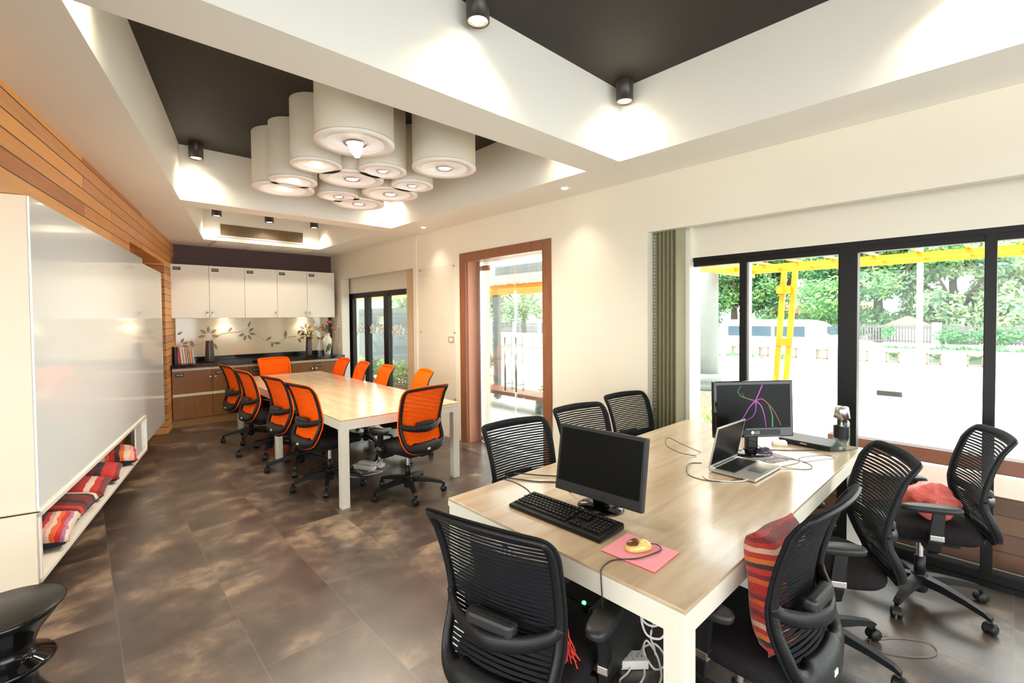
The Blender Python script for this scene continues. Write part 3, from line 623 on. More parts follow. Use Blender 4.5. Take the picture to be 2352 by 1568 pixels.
# white drum lamps
DR = [('large', 1.46, 3.17, .27, 'nearest and largest-looking, with an angled bulb'), ('large', 2.248, 3.214, .262, 'at the right end of the cluster'), ('small', 1.437, 3.836, .195, 'left of the nearest drum, square lamp inside'),
      ('small', 1.904, 3.618, .197, 'right behind the nearest drum'), ('large', 1.809, 4.0, .27, 'in the middle of the cluster'), ('small', 1.447, 4.416, .20, 'second from the left'),
      ('large', 1.464, 4.735, .27, 'leftmost in the cluster'), ('small', 2.319, 3.836, .193, 'just left behind the right-end drum'), ('large', 2.311, 4.245, .268, 'right side, in front of the bright corner'),
      ('small', 1.963, 4.661, .20, 'small one low in the cluster'), ('large', 2.25, 4.823, .266, 'farthest, lowest in the picture')]
for i, (sz, x, y, r, l) in enumerate(DR):
    zb = 2.83; h = ZT - zb
    t = thing('drum_lamp', '%s white cylindrical ceiling drum lamp, %s' % (sz, l), 'ceiling lamp', (x, y, zb), 0, 'cluster of white drum lamps')
    b = B(); b.lathe([(r * .94, .03), (r * .94, .012)], n=48, cap=False); b.lathe([(r * .985, .012), (r * .985, h - .0005)], n=48, cap=False); b.lathe([(r * .985, h - .0005), (0, h - .0005)], n=48, cap=False)
    obj('drum_shade', b, M['lamp_white'], t)
    obj('rim', B().lathe([(r * .74, .006), (r * .74, -.004), (r * 1.0, -.004), (r * 1.0, .014), (r * .97, .014)], n=48, cap=False), M['lamp_ring'], t)
    obj('diffuser', B().lathe([(r * .75, .004), (r * .24, .004), (r * .24, .03)], n=40, cap=False), M['frost'], t)
    if i in (2, 5, 6):
        obj('bulb', B().box(-.035, .035, -.025, .025, -.002, .012, .008), M['bulb'], t)
    elif i == 0:
        o = obj('bulb', B().lathe([(.0, -.10), (.018, -.095), (.040, -.05), (.055, .0), (.055, .02), (0, .02)], n=20), M['disc'], t); o.rotation_euler = (.5, -.45, 0)
        obj('lamp_collar', B().lathe([(.062, .0), (.075, -.006), (.082, .004)], n=28, cap=False), M['steel'], t)
    else:
        obj('bulb', B().lathe([(0, -.002), (r * .13, -.004), (r * .18, .004), (r * .18, .02), (0, .02)], n=24), M['bulb'], t)
        obj('lamp_collar', B().lathe([(r * .19, .0), (r * .235, -.005), (r * .25, .004)], n=28, cap=False), M['steel'], t)
    l = spot('lamp_light', (0, 0, -.03), 24, 2.7); l.parent = t
# lamps under the wall cupboards
for x, nm in ((1.78, 'left'), (3.02, 'right')):
    t = thing('cupboard_light', 'small warm light under the cream wall cupboards, %s one' % nm, 'lamp', (x, 8.86, 1.62))
    obj('light_body', B().lathe([(0, -.012), (.035, -.012), (.04, -.001)], n=20), M['bulb'], t)
    l = spot('lamp_light', (0, 0, -.03), 3.5, 2.4); l.parent = t

# ------------------------------------------------------------------ tables
def table(name, label, loc, rz, L, W, mat, legs, th=.032, ap=.055, lw_=.068):
    t = thing(name, label, 'table', loc, rz)
    obj('tabletop', B().box(0, W, 0, L, .75 - th * .3, .75, .002), mat, t)
    obj('top_edge', B().box(-.001, W + .001, -.001, L + .001, .75 - th, .75 - th * .31, .001), M['tframe'], t)
    b = B()
    for x0_, x1_, y0_, y1_ in ((.002, .025, .03, L - .03), (W - .025, W - .002, .03, L - .03), (.03, W - .03, .002, .025), (.03, W - .03, L - .025, L - .002)): b.box(x0_, x1_, y0_, y1_, .75 - th - ap, .75 - th, .001)
    obj('apron', b, M['tframe'], t)
    for x, y in legs:
        x = max(.003, min(x, W - lw_ - .003)); y = max(.003, min(y, L - lw_ - .003))
        obj('leg', B().box(x, x + lw_, y, y + lw_, 0, .75 - th, .003), M['tframe'], t)
    return t
table('meeting_table', 'long pale oak meeting table with off-white legs amid the orange chairs', (1.578, 3.785, 0), -.022, 3.88, 1.20, M['oak'], [(0, 0), (9, 0), (0, 1.9), (9, 1.9), (0, 9), (9, 9)])
table('work_table', 'big pale oak desk with off-white legs carrying the monitors and laptop', (1.258, .628, 0), 0, 1.17, 2.37, M['oakx'], [(0, 0), (9, 0), (0, 9), (9, 9), (1.15, 9)], th=.036, ap=.05)

# ------------------------------------------------------------------ office chairs (local: faces +Y)
def cy(z):   # side profile of the backrest
    K = [(.42, -.275), (.50, -.262), (.57, -.238), (.64, -.214), (.70, -.212), (.78, -.226), (.86, -.248), (.94, -.276), (.99, -.302), (1.02, -.322), (1.05, -.342)]
    for (a, u), (b_, v) in zip(K, K[1:]):
        if z <= b_:
            s = (z - a) / (b_ - a); s = max(0, s); return u + (v - u) * s
    return K[-1][1]
def BP(x, z, dy=0): return Vector((x, cy(z) + .032 * (x / .24) ** 2 - (.010 if z > .95 else 0) * (z - .95) / .07 * (x / .24) ** 2 + dy, z))
OUT = [(-.05, .430), (-.13, .438), (-.188, .468), (-.218, .525), (-.230, .60), (-.234, .70), (-.238, .80), (-.242, .89), (-.245, .96), (-.241, 1.0), (-.220, 1.022), (-.15, 1.028), (0, 1.032)]
OUT = OUT + [(-x, z) for x, z in OUT[-2::-1]]
OUT2 = [(v.x, v.y) for v in smoothpath([(x, z, 0) for x, z in OUT], 3, closed=True)]
def halfw(z):
    xs = [abs(x) for x, zz in OUT2 if abs(zz - z) < .012]; return max(xs) if xs else .22
def make_chair(kind, label):
    t = thing('office_chair', label, 'chair')
    mm = M['omesh'] if kind == 'o' else M['bmesh']
    # star base
    b = B(); b.lathe([(.030, .055), (.036, .07), (.038, .155), (.030, .165)], n=20); obj('base_hub', b, M['bplastic'], t)
    for k in range(5):
        a = 2 * PI * k / 5 + PI / 2; c_, s_ = math.cos(a), math.sin(a)
        b = B(); P = [(.02, .130), (.12, .126), (.22, .110), (.305, .090), (.322, .080), (.325, .058)]
        b.sweep([(r * c_, r * s_, z) for r, z in P], [(.052, .050), (.046, .042), (.036, .032), (.030, .026), (.028, .022), (.018, .018)], smooth=False)
        lg = obj('base_leg', b, M['bplastic'], t)
        cb = B(); ca = a + .7 + k * 1.3; mt = Matrix.Translation((.325 * c_, .325 * s_, .029)) @ Matrix.Rotation(ca, 4, 'Z')
        for sgn in (-1, 1):
            b2 = B(); b2.lathe([(.0, .004 * sgn), (.024, .004 * sgn), (.029, .007 * sgn), (.029, .020 * sgn), (.022, .026 * sgn), (0, .027 * sgn)], n=18, axis='X')
            bmesh.ops.transform(b2.bm, matrix=mt, verts=b2.bm.verts)
            me = bpy.data.meshes.new('x'); b2.bm.to_mesh(me); b2.bm.free(); cb.bm.from_mesh(me); bpy.data.meshes.remove(me)
        b2 = B(); b2.lathe([(.0305, -.018), (.0305, .018)], n=16, axis='X', cap=False); b2.cyl((0, 0, 0), .008, .0, .034, 8)
        bmesh.ops.delete(b2.bm, geom=[v for v in b2.bm.verts if v.co.z < -.008], context='VERTS'); bmesh.ops.transform(b2.bm, matrix=mt, verts=b2.bm.verts)
        me = bpy.data.meshes.new('x'); b2.bm.to_mesh(me); b2.bm.free(); cb.bm.from_mesh(me); bpy.data.meshes.remove(me)
        obj('caster', cb, M['bplastic'], lg)
    g = obj('gas_lift', B().lathe([(.026, .15), (.026, .26), (.016, .262), (.016, .40)], n=18), M['bplastic'], t)
    obj('piston', B().lathe([(.0165, .262), (.0165, .385)], n=18, cap=False), M['chrome'], g)
    b = B(); b.box(-.085, .085, -.15, .13, .365, .418, .014); b.box(-.05, .05, -.26, -.10, .395, .44, .012)
    obj('tilt_mechanism', b, M['bplastic'], t)
    b = B(); b.tube([(.08, .04, .39), (.19, .05, .385)], .006); b.box(.19, .215, .01, .075, .365, .385, .006); obj('lever', b, M['bplastic'], t)
    # seat
    b2 = B(); n, mrings = 40, [(0, .500, 0), (.55, .502, 0), (.86, .497, 0), (.965, .484, 0), (1.0, .462, 0), (.985, .440, 0), (.93, .424, 0), (.5, .418, 0), (0, .418, 0)]
    vs, fs = [], []
    for s, z, _ in mrings:
        for k in range(n):
            a = 2 * PI * k / n; c_, s_ = math.cos(a), math.sin(a); e = .52
            x = .245 * s * math.copysign(abs(c_) ** e, c_); y = .245 * s * math.copysign(abs(s_) ** e, s_) + .015
            zz = z - (.028 * max(0, (y - .12) / .14) ** 2 if y > .12 else 0) + .010 * (abs(x) / .245) ** 3
            vs.append((x, y, zz))
    for r in range(len(mrings) - 1):
        for k in range(n): fs.append([r * n + k, r * n + (k + 1) % n, (r + 1) * n + (k + 1) % n, (r + 1) * n + k])
    b2._add(vs, fs, True); bmesh.ops.remove_doubles(b2.bm, verts=b2.bm.verts, dist=.0005)
    obj('seat', b2, M['bseat'], t)
    # backrest frame: band around the outline
    b = B(); vs = []; N = len(OUT2)
    for i, (x, z) in enumerate(OUT2):
        x2, z2 = OUT2[(i + 1) % N]; x0_, z0_ = OUT2[i - 1]
        tx, tz = x2 - x0_, z2 - z0_; L = math.hypot(tx, tz) or 1; nx, nz = -tz / L, tx / L
        cx_, cz_ = -x, .73 - z
        if nx * cx_ + nz * cz_ < 0: nx, nz = -nx, -nz
        wd = .028 + (.068 * max(0, min(1, (.53 - z) / .09))) + (.004 if z > 1.0 else 0)
        xi, zi = x + nx * wd, z + nz * wd
        th = .020 + .018 * max(0, min(1, (.72 - z) / .15))
        xm, zm = x + nx * .006, z + nz * .006
        vs += [BP(x, z, .004), BP(xm, zm, -th * .8), BP(x + nx * wd * .5, z + nz * wd * .5, -th), BP(xi, zi, -th * .6), BP(xi, zi, .002)]
    fs = []
    for i in range(N):
        j = (i + 1) % N
        for q in range(5): fs.append([i * 5 + q, i * 5 + (q + 1) % 5, j * 5 + (q + 1) % 5, j * 5 + q])
    b._add(vs, fs, True)
    fr = obj('back_frame', b, M['bplastic'], t)
    obj('label_tag', B().box(-.016, .016, BP(0, .47).y - .0385, BP(0, .47).y - .0345, .462, .480), M['tag'], fr)
    # mesh panel: slats of fabric plus border
    b = B(); z = .515; NS = 42 if kind == 'o' else 36
    for k in range(NS):
        zc = .485 + (1.012 - .485) * k / (NS - 1); hw = halfw(zc) - .012; pitch_ = (1.012 - .485) / (NS - 1)
        hh = pitch_ * (.475 if kind == 'o' else .32); seg = 10; vs = []
        for q in range(seg + 1):
            x = -hw + 2 * hw * q / seg; wv = .0007 * math.sin(k * 2.1 + x * 45)
            for zz, dy in ((zc - hh + wv, .004), (zc + hh + wv, .004), (zc + hh + wv, .0015), (zc - hh + wv, .0015)): vs.append(BP(x, zz, dy))
        fs = []
        for q in range(seg):
            for e in range(4): fs.append([q * 4 + e, q * 4 + (e + 1) % 4, (q + 1) * 4 + (e + 1) % 4, (q + 1) * 4 + e])
        b._add(vs, fs)
    vs = []
    for i, (x, z) in enumerate(OUT2):
        x2, z2 = OUT2[(i + 1) % N]; x0_, z0_ = OUT2[i - 1]; tx, tz = x2 - x0_, z2 - z0_; L = math.hypot(tx, tz) or 1; nx, nz = -tz / L, tx / L
        if nx * -x + nz * (.73 - z) < 0: nx, nz = -nx, -nz
        wi = .026 if kind == 'k' else .024
        vs += [BP(x - nx * .004, z - nz * .004, -.003), BP(x - nx * .004, z - nz * .004, .007), BP(x + nx * wi, z + nz * wi, .008), BP(x + nx * wi, z + nz * wi, .0035)]
    fs = [[i * 4 + q, i * 4 + (q + 1) % 4, ((i + 1) % N) * 4 + (q + 1) % 4, ((i + 1) % N) * 4 + q] for i in range(N) for q in range(4)]
    b._add(vs, fs, True)
    obj('mesh_back', b, mm, t)
    # lumbar bar and pad
    P = smoothpath([BP(-.222, .705, -.010), BP(-.20, .680, -.020), BP(-.12, .658, -.050), BP(0, .648, -.070), BP(.12, .658, -.050), BP(.20, .680, -.020), BP(.222, .705, -.010)], 5)
    N2 = len(P); b = B(); b.sweep(P, [(.013, .019 + .010 * math.sin(PI * i / (N2 - 1))) for i in range(N2)], n=10)
    lb = obj('lumbar_bar', b, M['bplastic'], t)
    b = B(); b.box(-.095, .095, BP(0, .66).y - .070, BP(0, .66).y - .028, .650, .712, .022, 4)
    for v in b.bm.verts: v.co.y += .5 * v.co.x ** 2 * 2.2
    obj('lumbar_pad', b, M['gplastic'], lb)
    # arms
    for s in (-1, 1):
        b = B(); b.sweep([(s * .14, .02, .405), (s * .255, .02, .402), (s * .282, .018, .415), (s * .287, .012, .46), (s * .287, -.005, .615)], [(.05, .022), (.05, .024), (.052, .030), (.054, .034), (.046, .030)], up=(0, 0, 1) if False else (s, 0, .3), smooth=False)
        a = obj('armrest', b, M['bplastic'], t)
        obj('height_collar', B().box(s * .287 - .0195, s * .287 + .0195, -.022, .034, .468, .496, .003), M['chrome'], a)
        pd = B(); vs = []
        for zz, sc in ((.618, .8), (.622, .97), (.638, 1.0), (.647, .96), (.651, .82)):
            for k in range(28):
                q = 2 * PI * k / 28; c_, s_ = math.cos(q), math.sin(q)
                vs.append((s * .285 + .043 * sc * math.copysign(abs(c_) ** .7, c_) * (1 - .12 * s_), .025 + .125 * sc * math.copysign(abs(s_) ** .8, s_), zz - .006 * s_))
        fs = [[r * 28 + k, r * 28 + (k + 1) % 28, (r + 1) * 28 + (k + 1) % 28, (r + 1) * 28 + k] for r in range(4) for k in range(28)] + [list(range(28))[::-1], [4 * 28 + k for k in range(28)]]
        pd._add(vs, fs, True); obj('arm_pad', pd, M['gplastic'], a)
    return t
def place(o, x, y, head, label, group, spin=0, sz=1, sx=1):
    o.scale = (sx, 1, sz); o.location = (x, y, 0); o.rotation_euler = (0, 0, math.radians(head - 90)); o['label'] = label; o['group'] = group
    if spin:
        for ch in o.children:
            if ch.name.startswith(('base_leg', 'base_hub')): ch.rotation_euler = (0, 0, math.radians(spin))
    return o
G1 = 'orange mesh chairs around the meeting table'
po = make_chair('o', 'orange'); first = True
OR = [(2.18, 3.75, 97, 'orange mesh office chair with its back to us at the near table end', 10),
      (1.735, 4.44, 7, 'orange mesh office chair on the left side of the meeting table, nearest of four', 20),
      (1.725, 5.19, 7, 'orange mesh office chair on the left side of the meeting table, second nearest', 18),
      (1.655, 6.05, 5, 'orange mesh office chair on the left side of the meeting table, third from the front', 25),
      (1.665, 6.90, 5, 'orange mesh office chair on the left side of the meeting table, farthest of four', 18),
      (2.36, 7.95, -84, 'orange mesh office chair at the far table end before the brown cupboards', 0),
      (2.70, 4.76, 166, 'orange mesh office chair on the window side, nearest of four beyond the table', 15),
      (2.64, 5.56, 168, 'orange mesh office chair on the window side, second nearest beyond the table', 30),
      (2.64, 6.24, 170, 'orange mesh office chair on the window side, third nearest beyond the table', 5),
      (2.68, 6.98, 175, 'orange mesh office chair on the window side, farthest, beside the cupboards', 20)]
for i, (x, y, h, l, sp) in enumerate(OR): place(po if i == 0 else copy_tree(po), x, y, h, l, G1, sp, [.975, .985, .985, .985, .985, .94, .96, .955, .955, .96][i])
G2 = 'black mesh chairs around the work table'
pk = make_chair('k', 'black')
KR = [(1.15, 1.14, 15, 'black mesh office chair in the foreground with red tassels on its seat', 30),
      (1.745, .665, 86, 'black mesh office chair holding an upright red patterned cushion by the desk', 50),
      (2.56, .61, 120, 'black mesh office chair turned sideways, between the cushion chair and window chair', -5),
      (3.41, .33, 111, 'black mesh office chair by the big window with a red bag on its seat', -12),
      (1.93, 1.80, -97, 'black mesh office chair behind the grey monitor, nearest the orange chairs', 0),
      (2.60, 1.84, -98, 'black mesh office chair across the desk, partly hidden by the grey monitor', 0),
      (3.28, 1.90, -98, 'black mesh office chair across the desk beside the green blinds', 0)]
KC = []
for i, (x, y, h, l, sp) in enumerate(KR): KC.append(place(pk if i == 0 else copy_tree(pk), x, y, h, l, G2, sp, [.97, 1, .95, .95, .93, .93, .93][i], [.93, .88, .88, .88, 1, 1, 1][i]))

# ------------------------------------------------------------------ cushions
def pillow(name, label, w_, h_, t_, mat, mat2, seedv, cat='cushion', wrap=2):
    rnd = random.Random(seedv); n = 18; vs = []; fs = []; mi = []
    for side in (1, -1):
        for i in range(n + 1):
            for j in range(n + 1):
                u, v = -1 + 2 * i / n, -1 + 2 * j / n
                k = max(0, (1 - u ** 4) * (1 - v ** 4)) ** .45; sx = 1 - .07 * (1 - v * v) * abs(u) ** 3; sy = 1 - .07 * (1 - u * u) * abs(v) ** 3
                vs.append((u * w_ / 2 * sx, v * h_ / 2 * sy, side * t_ / 2 * k * (1 + .08 * math.sin(u * 5 + v * 3 + seedv))))
    for s in (0, 1):
        o_ = s * (n + 1) ** 2
        for i in range(n):
            for j in range(n):
                q = [o_ + i * (n + 1) + j, o_ + (i + 1) * (n + 1) + j, o_ + (i + 1) * (n + 1) + j + 1, o_ + i * (n + 1) + j + 1]; fs.append(q if s == 0 else q[::-1])
    b = B(); v_ = b._add(vs, fs, True)
    for i, f in enumerate(b.bm.faces): f.material_index = 0 if (i < n * n or abs(f.calc_center_median().x) > w_ / 2 * wrap or abs(f.calc_center_median().y) > h_ / 2 * wrap) else 1
    bmesh.ops.remove_doubles(b.bm, verts=b.bm.verts, dist=.0004)
    o = obj(name, b, [mat, mat2], recalc=False); return tag(o, label, cat)
CU = [(3.93, 'cush1', 'pink and red striped woven cushion, nearest in the open shelf', .45, .12, .10), (4.36, 'cush2', 'maroon woven cushion with thin pale stripes, second from the front in the shelf', .42, .11, -.1),
      (4.78, 'cush3', 'red woven cushion, third from the front in the shelf', .42, .10, .06), (5.20, 'cush4', 'dark red woven cushion, fourth from the front in the shelf', .42, .10, .12), (5.76, 'cush5', 'orange-red striped woven cushion at the far end of the shelf', .46, .12, .2)]
for i, (al, m, l, s, th, rz) in enumerate(CU):
    o = pillow('cushion', l, s * .88, s * .88, th, M[m], M['navy'], i + 1); o['group'] = 'cushions in the open shelf'
    tilt = .16
    mat = Matrix.Rotation(PI / 2 - LA, 4, 'Z') @ Matrix.Translation((al, 1.035 + .20 * .9 - .015, .215 + th * .42 + .04)) @ Matrix.Rotation(rz, 4, 'Z') @ Matrix.Rotation(tilt * .8, 4, 'X') @ Matrix.Rotation(-.10, 4, 'Y')
    o.matrix_world = mat
# upright cushion against the back of the second chair
o = pillow('cushion', 'upright red and orange patterned cushion with navy side, leaning in the black chair', .37, .38, .15, M['cush6'], M['navy'], 9, wrap=.70)
o.matrix_world = KC[1].matrix_basis @ Matrix.Translation((.035, -.128, .68)) @ Matrix.Rotation(.06, 4, 'Y') @ Matrix.Rotation(-(PI / 2 + .16), 4, 'X')
# tassel cushion corner on the first chair
t = thing('seat_cushion', 'thin dark cushion with red tassels lying on the foreground chair seat', 'cushion')
t.matrix_world = KC[0].matrix_basis @ Matrix.Translation((.02, -.035, .0))
o = pillow('cushion_body', 'x', .36, .38, .05, M['navy'], M['navy'], 4)
for k in ('label', 'category'): del o[k]
o.parent = t; o.location = (-.03, -.07, .66); o.rotation_euler = (PI / 2 + .1, 0, 0)
b = B()
for k in range(16):
    r_ = random.Random(k); x_ = .165 + r_.uniform(-.006, .006); P = [(x_, -.09, .83), (x_ + .004 * r_.uniform(-1, 2), -.08, .74), (x_ + .012 * r_.uniform(-1, 1), -.065 + .01 * r_.uniform(-1, 1), .64), (x_ + .016 * r_.uniform(-1, 1.6), -.045, .56), (x_ + .03 * r_.uniform(-1, 1.5), -.02 + .03 * r_.uniform(-1, 1), .508)]
    b.tube(smoothpath(P, 4), .0022, 5)
obj('tassel', b, M['red_thread'], t)
# red bag
b = B(); b2 = bmesh.new(); bmesh.ops.create_icosphere(b2, subdivisions=4, radius=1); rnd = random.Random(3)
from mathutils import noise as mn
for v in b2.verts:
    p = v.co.copy(); r = 1 + .22 * mn.noise(p * 1.8) + .10 * mn.noise(p * 5); z = p.z * r
    v.co = Vector((p.x * r * .125, p.y * r * .115, max(-.072, z * .10 + .02 * (1 - abs(p.x)))))
b2.verts.index_update(); b._add([v.co.copy() for v in b2.verts], [[v.index for v in f.verts] for f in b2.faces], True); b2.free()
o = obj('plastic_bag', b, M['redbag']); tag(o, 'crumpled translucent red plastic bag lying on the seat of the window chair', 'bag')
o.matrix_world = KC[3].matrix_basis @ Matrix.Translation((.0, -.04, .582))

# ------------------------------------------------------------------ things on the work table
TZ = .7505
# grey monitor
t = thing('monitor', 'dark grey flat monitor with a black screen on an oval stand, near the keyboard', 'monitor', (1.665, 1.235, TZ), math.radians(-86.1))
# local: x right (viewer's), -y faces viewer
th_ = math.radians(9.6); mt = Matrix.Translation((.008, -.012, .198)) @ Matrix.Rotation(-th_, 4, 'X')
obj('bezel', B().box(-.22, .22, 0, .028, -.15, .15, .006, mat=mt), M['gplastic'], t)
obj('rear_shell', B().box(-.19, .19, .026, .06, -.12, .12, .015, mat=mt), M['bplastic'], t)
obj('screen', B().box(-.205, .205, -.0015, .001, -.105, .135, mat=mt), M['screen'], t)
b = B()
for k in range(6): b.box(-.05 + .018 * k, -.042 + .018 * k, -.003, 0, -.134, -.130, mat=mt)
obj('button', b, M['bplastic'], t)
obj('stand_neck', B().box(-.04, .04, .012, .045, .012, .16, .012), M['black_gloss'], t)
b = B(); b.lathe([(0, .018), (.05, .017), (.10, .008), (.108, .002), (.106, 0), (0, 0)], n=40)
for v in b.bm.verts: v.co.y = v.co.y * .82 + .02
obj('stand_base', b, M['black_gloss'], t)
# black monitor with glowing swirl
t = thing('monitor', 'black monitor showing a purple and green light swirl, standing by the window', 'monitor', (2.99, 1.06, TZ), math.radians(-38.1))
mt = Matrix.Translation((-.01, -.02, .281)) @ Matrix.Rotation(-.036, 4, 'X')
obj('bezel', B().box(-.25, .25, 0, .030, -.17, .17, .006, mat=mt), M['black_gloss'], t)
obj('screen', B().box(-.232, .232, -.0015, .001, -.115, .148, mat=mt), M['screen'], t)
obj('speaker_strip', B().box(-.20, .165, -.003, .001, -.157, -.125, .002, mat=mt), M['gplastic'], t)
lg = B(); lg.lathe([(.011, -.0050), (.011, -.0040)], (-.012, 0, -.141), 20, 'Y'); bmesh.ops.transform(lg.bm, matrix=mt, verts=lg.bm.verts); lo = obj('logo', lg, M['tag'], t)
tx = text_obj('logo_letters', 'LG', .024, M['tag'], t, (0, 0, 0), (0, 0, 0)); tx.matrix_local = mt @ Matrix.Translation((.018, -.0042, -.141)) @ Matrix.Rotation(PI / 2, 4, 'X')
obj('stand_neck', B().box(-.035, .035, .005, .04, .012, .13, .01), M['black_gloss'], t)
b = B(); b.lathe([(0, .016), (.10, .012), (.125, .003), (.12, 0), (0, 0)], n=40)
for v in b.bm.verts: v.co.y = v.co.y * .75 + .02
obj('stand_base', b, M['black_gloss'], t)
def glow(name, col, s): return emit(name, col, s)
gm = glow('purple_glow', (.42, .02, .50), .8); gg = glow('green_glow', (.01, .16, .04), .6); gr = glow('orange_glow', (.36, .08, .02), .6)
def sw(P, m, w0, w1, nm):
    b = B(); Q = smoothpath([(x, 0, z) for x, z in P], 8); n = len(Q)
    Q = [mt @ Vector((p.x, -.0022, p.z)) for p in Q]
    b.sweep(Q, [(.0004, w0 + (w1 - w0) * i / (n - 1)) for i in range(n)], up=mt.to_3x3() @ Vector((0, 0, 1)) if False else (0, 1, 0), smooth=False)
    for i, v in enumerate(b.bm.verts): pass
    obj(nm, b, m, t)
c0 = (.010, .050)
def swirl(P, m, w0=.006, w1=.002): # ribbon lying on the screen
    b = B(); Q = smoothpath([(x, z, 0) for x, z in P], 8); n = len(Q); vs = []
    for i, q in enumerate(Q):
        a = Q[max(0, i - 1)]; c = Q[min(n - 1, i + 1)]; d_ = (c - a).normalized(); w = w0 + (w1 - w0) * i / (n - 1); nx, nz = -d_.y * w / 2, d_.x * w / 2
        vs += [mt @ Vector((q.x + nx, -.0021, q.y + nz)), mt @ Vector((q.x - nx, -.0021, q.y - nz))]
    b._add(vs, [[2 * i, 2 * i + 1, 2 * i + 3, 2 * i + 2] for i in range(n - 1)]); obj('screen_swirl', b, m, t, recalc=False)
swirl([c0, (.03, .09), (.055, .145)], gm, .007, .006)
swirl([c0, (-.03, .01), (-.07, -.05), (-.13, -.09)], gm, .007, .002)
swirl([c0, (.012, .0), (-.01, -.045), (-.06, -.07)], gm, .006, .002); swirl([(-.055, -.065), (-.08, -.08), (-.09, -.108)], gg, .006, .004)
swirl([c0, (.045, .02), (.065, -.04), (.075, -.11)], gm, .008, .003)
swirl([c0, (.05, .06), (.09, .03), (.13, -.02), (.17, -.10)], gr, .006, .004); swirl([(.095, .02), (.115, -.04), (.115, -.11)], gg, .006, .012)
swirl([c0, (-.04, .065), (-.08, .08), (-.10, .11), (-.08, .14)], gg, .007, .004); swirl([c0, (-.03, .06), (-.06, .075), (-.075, .10)], gr, .006, .002)
# keyboard
def quadframe(P):  # 4 table points -> origin, x dir, y dir, lengths
    P = [Vector((*p, 0)) for p in P]; return P
t = thing('keyboard', 'black full-size keyboard in front of the grey monitor', 'keyboard', (1.392, 1.525, TZ), math.radians(-88.6))
# local x along the keyboard, y away from its user
b = B(); b._add([(0, 0, 0), (.49, 0, 0), (.49, .17, 0), (0, .17, 0), (0, 0, .014), (.49, 0, .014), (.49, .17, .026), (0, .17, .026)], [[0, 3, 2, 1], [4, 5, 6, 7], [0, 1, 5, 4], [1, 2, 6, 5], [2, 3, 7, 6], [3, 0, 4, 7]])
bmesh.ops.bevel(b.bm, geom=b.bm.edges[:], offset=.004, segments=2, affect='EDGES'); obj('keyboard_body', b, M['keys'], t)
def keyrow(bk, bl, n, x0_, y0_, px, py, kw, kd, z, slope=.07, skip=()):
    for k in range(n):
        if k in skip: continue
        x = x0_ + k * px; zz = z + y0_ * slope
        bk.box(x, x + kw, y0_, y0_ + kd, zz - .006, zz + .006, .0015, 1)
        if bl is not None: bl.box(x + kw * .25, x + kw * .5, y0_ + kd * .45, y0_ + kd * .75, zz + .0058, zz + .0063)
bk = B(); bl = B()
for r in range(6): 
    y = .028 + r * .0195 + (.006 if r == 5 else 0)
    if r == 0:
        for a, w_ in ((.012, .024), (.038, .022), (.062, .024), (.088, .115), (.205, .024), (.231, .022), (.255, .022), (.279, .022)): bk.box(a, a + w_, y, y + .016, .014, .023, .0015, 1)
    else: keyrow(bk, bl, 15, .012 + (.004 * (r % 3)), y, .0193, 0, .0165, .016, .018)
    keyrow(bk, bl, 3, .318, y, .0193, 0, .0165, .016, .018, skip=(0, 2) if r == 1 else ()) if r != 2 else None
    keyrow(bk, bl, 4, .392, y, .0193, 0, .0165, .016, .018)
obj('keys', bk, M['keys'], t); obj('key_legends', bl, M['legend'], t)
# pink pad and mouse
t = thing('mouse_pad', 'pink rectangular mouse pad beside the keyboard', 'mouse pad', (1.46, .90, TZ), math.radians(-88))
obj('pad_top', B().box(-.105, .105, -.09, .09, .002, .0045, .0008), M['pink'], t); obj('pad_base', B().box(-.105, .105, -.09, .09, 0, .002), M['red_thread'], t)
def mouse(label, loc, rz, m1, m2, cord, L=.105, W=.062, H=.036):
    t = thing('mouse', label, 'computer mouse', loc, rz)
    b = B(); b.ellipsoid((0, 0, .006), L / 2, W / 2, H - .006, 24)
    for v in b.bm.verts:
        if v.co.z < 0: v.co.z = 0
        v.co.y *= 1 - .12 * math.cos(v.co.x / L * 2 * PI) * .5; v.co.z *= 1 - .25 * max(0, v.co.x / L)
    obj('mouse_shell', b, m1, t)
    b = B(); b.ellipsoid((.012, 0, .012), L * .33, W * .40, H - .010, 18); obj('mouse_dome', b, m2, t)
    b = B(); b.cyl((.030, 0, .024), .008, -.003, .003, 14, axis='Y'); obj('scroll_wheel', b, M['steel'], t)
    return t
mouse('yellow and amber glossy wired mouse on the pink pad', (1.468, .912, TZ + .0048), math.radians(150), M['gold'], M['amber'], None)
def cable(label, P, r, m, cat='cable', name='cable', k=7, closed=False, group=None):
    b = B(); b.tube(smoothpath(P, k, closed), r, 6, closed); o = obj(name, b, m); return tag(o, label, cat, group)
z_ = TZ + .0022
cable('thin black mouse cord crossing the pink pad and hanging over the desk edge', [(1.512, .895, z_ + .014), (1.535, .872, z_ + .008), (1.515, .848, z_ + .006), (1.46, .855, z_ + .006), (1.40, .875, z_ + .006), (1.345, .93, z_), (1.30, .935, z_), (1.262, .925, z_), (1.253, .92, z_ - .01), (1.2515, .915, .68), (1.262, .905, .45), (1.30, .90, .2), (1.34, .92, .008)], .0022, M['cable_b'])
cable('black keyboard cord running back across the desk', [(1.53, 1.30, z_ + .001), (1.55, 1.38, z_), (1.60, 1.43, z_), (1.56, 1.52, z_), (1.60, 1.62, z_), (1.62, 1.72, z_), (1.61, 1.797, z_), (1.61, 1.805, z_ - .01), (1.61, 1.81, .6), (1.60, 1.80, .3), (1.62, 1.82, .006)], .0022, M['cable_b'])
